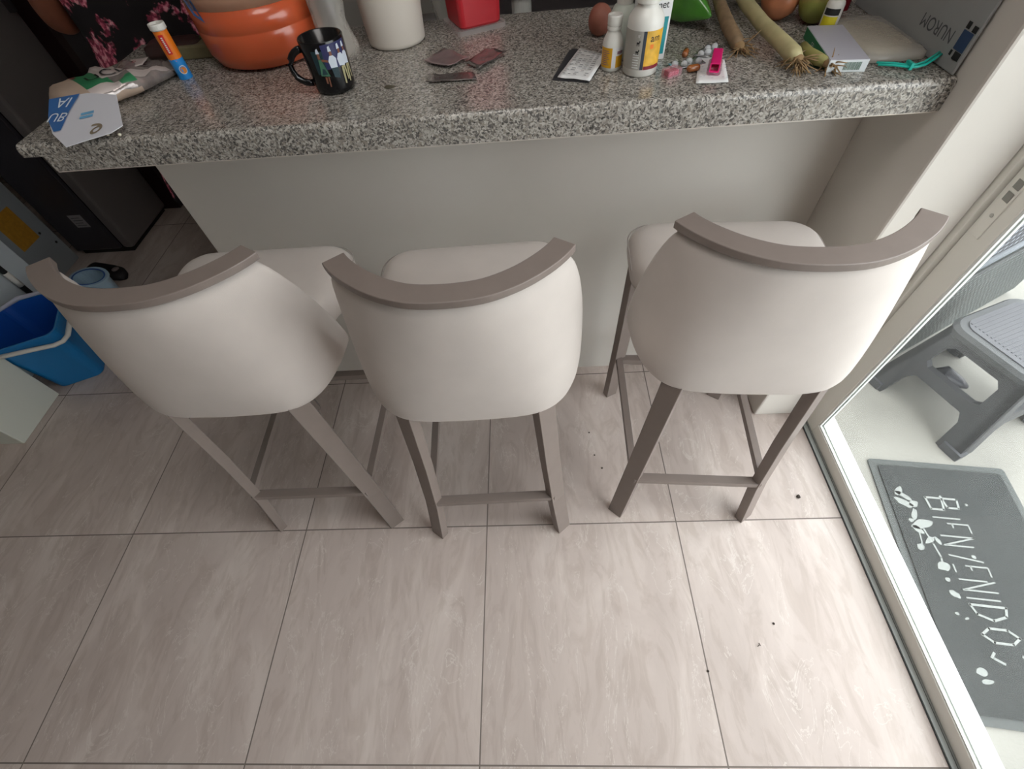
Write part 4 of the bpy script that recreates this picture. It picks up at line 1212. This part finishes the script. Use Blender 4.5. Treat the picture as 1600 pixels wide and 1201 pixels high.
for i, (x, y, rz, lab) in enumerate(((.505, .578, .3, 'silver blister strip beside the white printed sheet, nearer the large bottle'), (.560, .632, .9, 'crumpled silver blister strip at the far end of the white printed sheet'))):
    t = bar_thing('blister_strip', lab, 'blister strip', x, y, rz, 'blister strips by the pink clip')
    m = MB(); sheet(m, [(-.034, -.016), (.034, -.016), (.034, .016), (-.034, .016)], amp=.004, seed=20 + i, z0=.001); m.build('foil', SIL, t, smooth=True)
    for k in range(4):
        m = MB(); m.lathe([(.007, .003), (.006, .008), (.003, .0105), (.0005, .011)], 12, c=(-.024 + .016 * k, .004 * (-1) ** k, 0)); m.build('blister', clear_film('blister_clear', (224, 226, 228), 0.55, .08) if (k, i) == (0, 0) else bpy.data.materials['blister_clear'], t, smooth=True)
BRW = mat('amber_capsule', (150, 88, 44), 0.25, Coat_Weight=0.5)
for x, y, a, lab in ((.510, .545, .2, 'amber brown capsule in front of the silver blister strip'), (.512, .622, 1.2, 'orange capsule behind the silver blister strip')):
    m = MB(); rr = [[Vector((xx, r * math.cos(b), .0066 + r * math.sin(b))) for b in [2 * PI * i / 14 for i in range(14)]] for xx, r in ((-.014, .001), (-.012, .0048), (-.008, .0065), (.008, .0065), (.012, .0048), (.014, .001))]
    m.loft(rr); o = m.build('capsule', BRW, None, smooth=True, loc=(x, y, CT)); o.rotation_euler = (0, 0, a); tag(o, lab, 'capsule', 'capsules by the blister strip')
t = bar_thing('candy_wrap', 'small red candy piece in clear film right of the large bottle', 'candy', .466, .535, .5)
m = MB(); m.box(-.013, .0, -.008, .008, .001, .011); m.box(.001, .013, -.007, .008, .001, .010); m.build('red_blocks', mat('raspberry', (176, 40, 78), 0.35), t, bevel=.002)
m = MB(); m.loft([[Vector((x, y, z)) for x, y in rrect(-.018, .018, -.011, .011, .004, 3)] for z in (.0004, .0125)]); m.build('film', clear_film('candy_film', (220, 170, 180), .35, .1), t)

# --- zip bag with flat bread, red lid and grey paper bag by the pier
t = bar_thing('zip_bag', 'clear zip bag of pale tortillas with a teal zip edge', 'bag', .865, .60)
m = MB()
rings = []
for z, e in ((.0012, -.004), (.004, .0), (.012, -.002), (.017, -.012), (.019, -.03)):
    rings.append([Vector((x, y, z + .003 * noise.noise(Vector((x * 40, y * 40, z * 50))))) for x, y in rrect(-.040 - e * .6, .075 + e * .6, -.085 - e, .13 + e, .02, 5)])
m.loft(rings); m.build('film', clear_film('zip_film', (206, 200, 192), .5, .18), t, smooth=True)
m = MB(); m.loft([[Vector((x * s, y * s + .02, z)) for x, y in rrect(-.036, .070, -.078, .090, .045, 6)] for z, s in ((.003, .95), (.006, 1), (.011, 1), (.013, .94))]); m.build('tortillas', mat('pale_tortilla', (206, 194, 168), 0.7, var=0.12, scale=45), t, smooth=True)
m = MB(); TQ = mat('teal_zip', (32, 186, 170), 0.35)
pts = [(-.026, -.100, .006), (-.002, -.110, .007), (.018, -.122, .007), (.030, -.126, .008), (.044, -.124, .010), (.062, -.114, .014), (.077, -.104, .017)]
m.tube(pts, .0028, 8, .8); m.tube([(x, y + .007, z + .001) for x, y, z in pts], .0024, 8, .8); m.build('zip', TQ, t, smooth=True)
m = MB(); m.box(.017, .023, -.127, -.108, .003, .014); m.build('slider', TQ, t, bevel=.001)

o = MB().loft([[Vector((x, y, z)) for x, y in rrect(-.05, .03, -.045, .045, .01, 4)] for z in (0, .035)]).build('red_packet', mat('dark_red', (132, 22, 38), 0.4), loc=(.888, .850, CT))
tag(o, 'dark red packet behind the zip bag of tortillas', 'packet')

t = bar_thing('paper_bag', 'grey printed paper bag leaning against the pier at the counter end', 'bag', .952, .62)
GP = mat('grey_paper', (158, 160, 160), 0.6, var=0.05, scale=12)
# leaning board-like folded bag: foot at x=-.02, top against the wall at x=+.010
u0 = Vector((-.004, 0, .001)); up = Vector((.006, 0, .30)); th = Vector((-.005, 0, 0))
m = MB(); c_ = [(-.175, 0), (.22, 0), (.22, 1), (-.175, 1)]
pa = [u0 + up * k + Vector((0, y, 0)) for y, k in c_]; pb = [p + th for p in pa]
m.add(pa + pb, [(0, 1, 2, 3), (7, 6, 5, 4), (0, 4, 5, 1), (1, 5, 6, 2), (2, 6, 7, 3), (3, 7, 4, 0)]); m.build('folded_bag', GP, t, bevel=.002)
# print on the side facing the room, upside down
on = u0 + th + Vector((-.0006, 0, 0))
Mf = lambda y, k: frame(on + up * k + Vector((0, y, 0)), (0, 1, 0), -up)
m = MB(); text_on(m, 'NUROM', .028, Mf(-.075, .17)); m.build('lettering', mat('soft_grey_print', (84, 86, 90), 0.7), t)
SPM = mat('soft_grey_print_small', (104, 106, 110), 0.7)
for w_, y_, k_ in (('de los', -.07, .60), ('tu', -.10, .54), ('casa', .0, .68)):
    m = MB(); text_on(m, w_, .014, Mf(y_, k_)); m.build('small_print', SPM, t)
m = MB(); Mq = Mf(-.155, .15)
vs = [Mq @ Vector(p) for p in ((-.014, -.014, .0004), (.014, -.014, .0004), (.014, .014, .0004), (-.014, .014, .0004))]; m.add(vs, [(0, 1, 2, 3)]); m.build('blue_emblem', mat('emblem_blue', (38, 66, 104), 0.4), t)
m = MB()
for a, b, c, d_ in ((-.016, -.024, -.004, -.015), (.004, -.026, .014, -.016), (-.014, .015, .004, .026), (.010, .016, .016, .024)):
    m = MB(); m.add([Mq @ Vector(p) for p in ((a, b, .0004), (c, b, .0004), (c, d_, .0004), (a, d_, .0004))], [(0, 1, 2, 3)]); m.build('emblem_bar', INK, t)

# --- bread packet at the far left
t = bar_thing('bread_packet', 'crumpled printed packet of flat bread at the left end of the bar', 'packet', -0.775, 0.628)
ax0 = Vector((-.050, -.075, 0)); ax1 = Vector((.118, .125, 0)); dv = (ax1 - ax0).normalized(); sd = Vector((-dv.y, dv.x, 0))
rings = []; NU, NV = 26, 20
for i in range(NU):
    k = i / (NU - 1)
    w = .075 * (min(1, (k / .16)) ** .5 if k < .16 else 1) * (1 if k < .62 else 1 - .55 * (k - .62) / .38)
    h = .022 * (min(1, k / .12) ** .5 if k < .12 else 1) * (1 if k < .6 else 1 - .45 * (k - .6) / .4)
    c0 = ax0 + (ax1 - ax0) * k
    ring = []
    for j in range(NV):
        a = 2 * PI * j / NV
        cs, sn = math.cos(a), math.sin(a)
        px = math.copysign(abs(cs) ** .7, cs) * max(w, .004); pz = h + math.copysign(abs(sn) ** .8, sn) * max(h, .002)
        jn = .35 if k > .45 else .1
        p = c0 + sd * px + Vector((0, 0, pz * (1 + jn * noise.noise(Vector((k * 9, a * 1.3, 2))))))
        p += dv * (.012 * jn * noise.noise(Vector((k * 14, a * 2, 7))))
        p.z = max(p.z, .0006); ring.append(p)
    rings.append(ring)
m = MB(); m.loft(rings)
BRD = mat('bread_beige', (190, 168, 150), 0.5, var=0.08, scale=30); PG = mat('print_leaf_green', (52, 128, 86), 0.35); PR = mat('print_dark_red', (120, 46, 48), 0.35)
PC = mat('crumpled_silver_film', (166, 156, 152), 0.18, 0.35, var=0.35, scale=40, bump=0.9, bscale=70); PW = mat('packet_white', (196, 184, 180), 0.35); PT = mat('packet_tan', (152, 118, 84), 0.4)
idx = 0
for i in range(NU - 1):
    for j in range(NV):
        k = i / (NU - 1); a = (j + .5) / NV
        s_ = 0
        if .24 < k < .62:
            # top surface is a in (0,.5): near side a~0.5, far side ~0
            if a < .12: s_ = 5
            elif a < .22: s_ = 4 if k > .40 else (1 if k > .30 else 2)
            elif a < .29: s_ = 4 if k > .40 else 1
            elif a < .36: s_ = 1 if k < .45 else 3
            elif a < .45: s_ = 4 if k < .5 else 1
            else: s_ = 3 if a < .5 else 0
        elif k >= .62: s_ = 3 if (a < .3 or a > .42) else 4
        m.m[idx] = s_; idx += 1
bvh_ = BVHTree.FromPolygons([Vector(p) for p in m.v], m.f)
m.build('wrapper', [BRD, PG, PR, PC, PW, PT], t, smooth=True)
m = MB(); Mt = frame((.056, .004, 0), dv, sd); vs, fs = text_geo('UCL', .044)
out_ = []
for v in vs:
    p = Mt @ v; h_ = bvh_.ray_cast(Vector((p.x, p.y, .3)), Vector((0, 0, -1)))[0]
    out_.append(Vector((p.x, p.y, (h_.z if h_ else .03) + .0022)))
m.add(out_, fs); m.build('lettering', INK, t)
m = MB(); sheet(m, [(.058, .058), (.098, .070), (.088, .118), (.050, .108)], z0=.036, amp=.004, seed=4); fl = m.build('white_flap', PW, t, smooth=True)
m = MB(); text_on(m, 'S', .022, frame((.074, .080, .0415), (.9, .4, 0), (-.4, .9, 0))); m.build('flap_mark', mat('flap_red', (150, 24, 40), 0.5), fl)
m = MB(); rings = []
for i in range(7):
    k = i / 6; c0 = Vector((.112, .112, .016)) + Vector((.036, .014, 0)) * k; w = .012 + .030 * k
    rings.append([c0 + Vector((-.3 * w * math.cos(a), w * math.cos(a), .012 * (1 - .5 * k) * math.sin(a) + .006 * noise.noise(Vector((k * 8, a, 1))))) for a in [2 * PI * j / 14 for j in range(14)]])
for r in rings:
    for p in r: p.z = max(p.z, .0006)
m.loft(rings); m.build('twisted_end', PC, t, smooth=True)

# --- torn white and blue wrapper hanging at the counter corner
t = bar_thing('torn_wrapper', 'torn white wrapper with blue lettering at the left front corner', 'wrapper', -0.702, 0.468)
poly = [(-.092, .066), (-.012, .076), (.052, .066), (.086, -.012), (.066, -.028), (.018, -.042), (-.020, -.054), (-.058, -.020), (-.076, .012)]
n = len(poly)
hz = lambda x, y: .0022 + .33 * (y + .054)
m = MB(); m.add([(x, y, hz(x, y)) for x, y in poly] + [(x, y, hz(x, y) - .0015) for x, y in poly], [tuple(range(n)), tuple(range(n, 2 * n))[::-1]] + [(i, (i + 1) % n, n + (i + 1) % n, n + i) for i in range(n)])
m.build('sheet', mat('wrapper_white', (216, 216, 224), 0.4), t)
up_ = lambda x, y: Vector((x, y, hz(x, y) + .0010))
bp_ = [(-.090, .0645), (-.026, .073), (-.036, .030), (-.040, -.016), (-.054, -.0185), (-.0745, .0095)]
m = MB(); m.add([up_(*p) + Vector((0, 0, .001)) for p in bp_] + [up_(-.052, .02) + Vector((0, 0, .001))], [(i, (i + 1) % 6, 6) for i in range(6)]); bl = m.build('blue_panel', mat('wrapper_blue', (58, 108, 172), 0.4), t)
m = MB()
for s_, x, y, z_ in (('IA', -.050, .038, .034), ('UB', -.053, .0035, .030)):
    vs, fs = text_geo(s_ if s_ != 'IA' else 'AI', z_)
    m.add([up_(x + v.x * 1.0 - v.y * .25, y + (z_ * .72 - v.y) * 1.0) + Vector((0, 0, .0022)) for v in vs], fs)
m.build('lettering', mat('pale_letter', (226, 236, 246), 0.5), bl)
m = MB()
for k in range(2): m.add([up_(a, b) for a, b in ((-.010, .024 - k * .009), (.016, .029 - k * .009), (.017, .023 - k * .009), (-.009, .018 - k * .009))], [(0, 1, 2, 3)])
m.build('light_blue_bars', mat('bar_blue', (110, 170, 210), 0.5), t)
vs, fs = text_geo('9', .056); m = MB(); m.add([up_(.026 + v.x * .9 + v.y * .3, -.004 - v.y * .55 + v.x * .7) for v in vs], fs); m.build('brown_numeral', mat('brown_line', (134, 120, 100), 0.6), t)

# --- dark brown bag behind the packet
o = MB().loft([[Vector((x, y, z + .004 * noise.noise(Vector((x * 40, y * 40, z * 60))))) for x, y in rrect(-.075 + e, .075 - e, -.035 + e, .035 - e, .018, 4)] for z, e in ((.002, .004), (.012, 0), (.026, .003), (.034, .016))]).build('snack_bag', mat('dark_brown_film', (56, 34, 32), 0.35), smooth=True, loc=(-.690, .872, CT))
tag(o, 'dark brown snack bag behind the bread packet', 'bag')
t = bar_thing('green_packet', 'olive packet with a green edge between the tube and the jug', 'packet', -.628, .862)
m = MB(); m.prism(rrect(-.045, .045, -.03, .03, .006, 3), 0, .028); m.build('packet', mat('olive_film', (120, 112, 84), 0.4, var=0.15, scale=40), t, bevel=.004)
m = MB(); m.prism(rrect(-.044, .044, .018, .0305, .004, 3), .0275, .031); m.build('green_edge', mat('edge_green', (84, 150, 60), 0.4), t)

# --- crumbs and specks
CR = mat('crumb', (226, 220, 200), 0.6)
for x, y, r, lab in ((-.628, .447, .0035, 'pale crumb at the counter front edge right of the torn wrapper'), (-.655, .452, .003, 'pale crumb just below the torn wrapper')):
    o = MB().loft(lathe_j(sph(r, r * .8, 5), 8, .3, x * 50)).build('crumb', CR, loc=(x, y, CT)); tag(o, lab, 'crumb', 'crumbs on the bar')
o = MB().prism([(.012 * math.cos(2 * PI * i / 16), .009 * math.sin(2 * PI * i / 16)) for i in range(16)], 0, .0006).build('stain', mat('olive_stain', (74, 68, 52), 0.3), loc=(-.106, .583, CT)); tag(o, 'dark round stain on the granite right of the black mug', 'stain')
DIRT = mat('dirt_speck', (62, 54, 48), 0.9)
SP = [(1.0, .070, .0065, 'largest dark speck on the floor, near the door track'), (.905 - .1, -.29, .0035, 'dark speck on the floor between the two right-hand tiles'), (.39, .19, .0035, 'dark speck on the floor left of the right stool leg'), (.36, .33, .003, 'dark speck on the floor by the far left leg of the right stool'), (.37, .24, .003, 'small dark speck on the floor, middle of three beside the right stool'), (.60, -.40, .003, 'dark speck on the front middle tile')]
for i, (x, y, r, lab) in enumerate(SP):
    o = MB().loft(lathe_j(sph(r, r * .5, 5), 9, .4, i * 3)).build('dirt_speck', DIRT, loc=(x, y, 0.0)); tag(o, lab, 'speck', 'dirt specks on the floor')
o = MB().tube([(0, 0, .0015), (.004, .004, .0035), (.008, .002, .002), (.006, .009, .0015)], .0009, 5).build('lint', DIRT, loc=(.745, -.345, 0)); tag(o, 'tiny curl of lint on the floor tile near the glass door', 'lint')

# ------------------------------------------------------------------ person behind the bar
pr = thing('person', 'person in a black dress with pink flowers standing behind the bar, elbow bent', 'person', (-1.015, 1.31, 0), math.radians(6))
# local frame: x to the person's left, -y the way the person faces


def skin_mesh(name, verts, edges, mt, parent, root=0, sub=2):
    me = bpy.data.meshes.new(name); me.from_pydata([v[:3] for v in verts], edges, []); me.materials.append(mt)
    o = bpy.data.objects.new(name, me); C.objects.link(o); o.parent = parent
    sk = o.modifiers.new('skin', 'SKIN'); sk.use_smooth_shade = True
    lay = me.skin_vertices[0] if me.skin_vertices else None
    if lay is None:
        bm = bmesh.new(); bm.from_mesh(me); bm.verts.layers.skin.verify(); bm.to_mesh(me); bm.free(); lay = me.skin_vertices[0]
    for i, v in enumerate(verts):
        r = v[3]; lay.data[i].radius = r if isinstance(r, tuple) else (r, r); lay.data[i].use_root = (i == root)
    s = o.modifiers.new('sub', 'SUBSURF'); s.levels = sub; s.render_levels = sub
    return o


V = []; E = []


def chain(start, pts):
    prev = start
    for p in pts:
        V.append(p); i = len(V) - 1
        if prev is not None: E.append((prev, i))
        prev = i
    return prev


pelvis = chain(None, [(0, 0, .86, (.15, .115))])
chest = chain(pelvis, [(0, 0, 1.00, (.125, .10)), (0, 0, 1.14, (.135, .11)), (0, .005, 1.26, (.12, .09))])
head = chain(chest, [(0, .005, 1.335, .05), (0, -.005, 1.38, .047), (0, -.02, 1.44, (.068, .078)), (0, -.02, 1.50, (.073, .088)), (0, -.012, 1.56, (.058, .072))])
for sx in (-1, 1):
    knee = chain(pelvis, [(sx * .085, 0, .74, .085), (sx * .092, -.01, .46, .055), (sx * .092, .015, .28, .05), (sx * .09, .02, .09, .034)])
    chain(knee, [(sx * .092, -.03, .045, .036), (sx * .095, -.12, .025, .026)])
    if sx < 0: arm = [(-.13, .01, 1.27, .058), (-.205, .012, 1.17, .050), (-.255, -.005, 1.03, .046), (-.215, -.075, 1.12, .042), (-.15, -.135, 1.215, .028), (-.13, -.15, 1.245, (.020, .034)), (-.11, -.165, 1.285, (.014, .038))]
    else: arm = [(.13, .01, 1.27, .058), (.195, .04, 1.17, .048), (.225, .10, 1.02, .042), (.19, .17, 1.06, .038), (.12, .225, 1.11, .028), (.095, .235, 1.12, (.020, .034)), (.06, .235, 1.13, (.014, .038))]
    hand = chain(chest, arm)
    hx, hy, hz_ = V[hand][:3]
    for k in range(4):
        off = (k - 1.5) * .019; Lf = (.058, .068, .064, .05)[k]
        chain(hand, [(hx + off * .9 * -sx, hy - .022, hz_ + .002, .0085), (hx + off * -sx, hy - .022 - Lf * .5, hz_ - .006, .0080), (hx + off * -sx, hy - .016 - Lf, hz_ - .024, .0066)])
    chain(hand - 1, [(hx - sx * .038, hy + .012, hz_ - .006, .010), (hx - sx * .052, hy - .018, hz_ - .014, .0085), (hx - sx * .052, hy - .042, hz_ - .022, .007)])
bd = skin_mesh('body', V, E, SKIN, pr)
DR = floral_material()
m = MB(); rings = []
for z, a, b, yo in ((.50, .27, .22, 0), (.62, .25, .205, 0), (.78, .24, .19, 0), (.90, .22, .175, 0), (1.02, .20, .155, 0), (1.12, .195, .158, -.005), (1.20, .185, .15, -.005), (1.28, .165, .125, 0), (1.325, .115, .085, .005)):
    rings.append([Vector((a * math.cos(t) * (1 + .03 * math.sin(7 * t) * (1.2 - z)), b * math.sin(t) * (1 + .03 * math.sin(7 * t) * (1.2 - z)) + yo, z)) for t in [2 * PI * i / 32 for i in range(32)]])
m.loft(rings, cap=False); m.build('dress', DR, pr, smooth=True)
for sx in (-1, 1):
    m = MB(); m.tube([(sx * .12, .005, 1.29), (sx * .165, .012, 1.23), (sx * .20, .016, 1.17)], [.068, .070, .066], 16); m.build('sleeve', DR, pr, smooth=True)
HAIR = mat('dark_hair', (26, 20, 18), 0.5)
m = MB(); rings = []
for z, a, b, yo in ((1.24, .06, .03, .09), (1.34, .085, .05, .07), (1.44, .098, .085, .03), (1.53, .102, .110, .008), (1.60, .088, .098, .0), (1.64, .05, .055, .0), (1.65, .01, .01, .0)):
    rings.append([Vector((a * math.cos(t), max(b * math.sin(t), -.062 if z < 1.58 else -1) + yo + .02, z)) for t in [2 * PI * i / 24 for i in range(24)]])
m.loft(rings); m.build('hair', HAIR, pr, smooth=True)
for sx in (-1, 1):
    m = MB(); m.lathe([(.001, -.011), (.008, -.008), (.011, 0), (.008, .008), (.001, .011)], 12, c=(sx * .03, -.098, 1.50)); m.build('eye', WHITE, pr, smooth=True)
m = MB(); m.tube([(0, -.098, 1.505), (0, -.112, 1.475), (0, -.100, 1.462)], [.008, .013, .010], 8); m.build('nose', SKIN, pr, smooth=True)
m = MB(); m.tube([(-.024, -.090, 1.435), (0, -.099, 1.437), (.024, -.090, 1.435)], [.003, .007, .003], 8); m.build('mouth', mat('lips', (130, 62, 58), 0.5), pr, smooth=True)
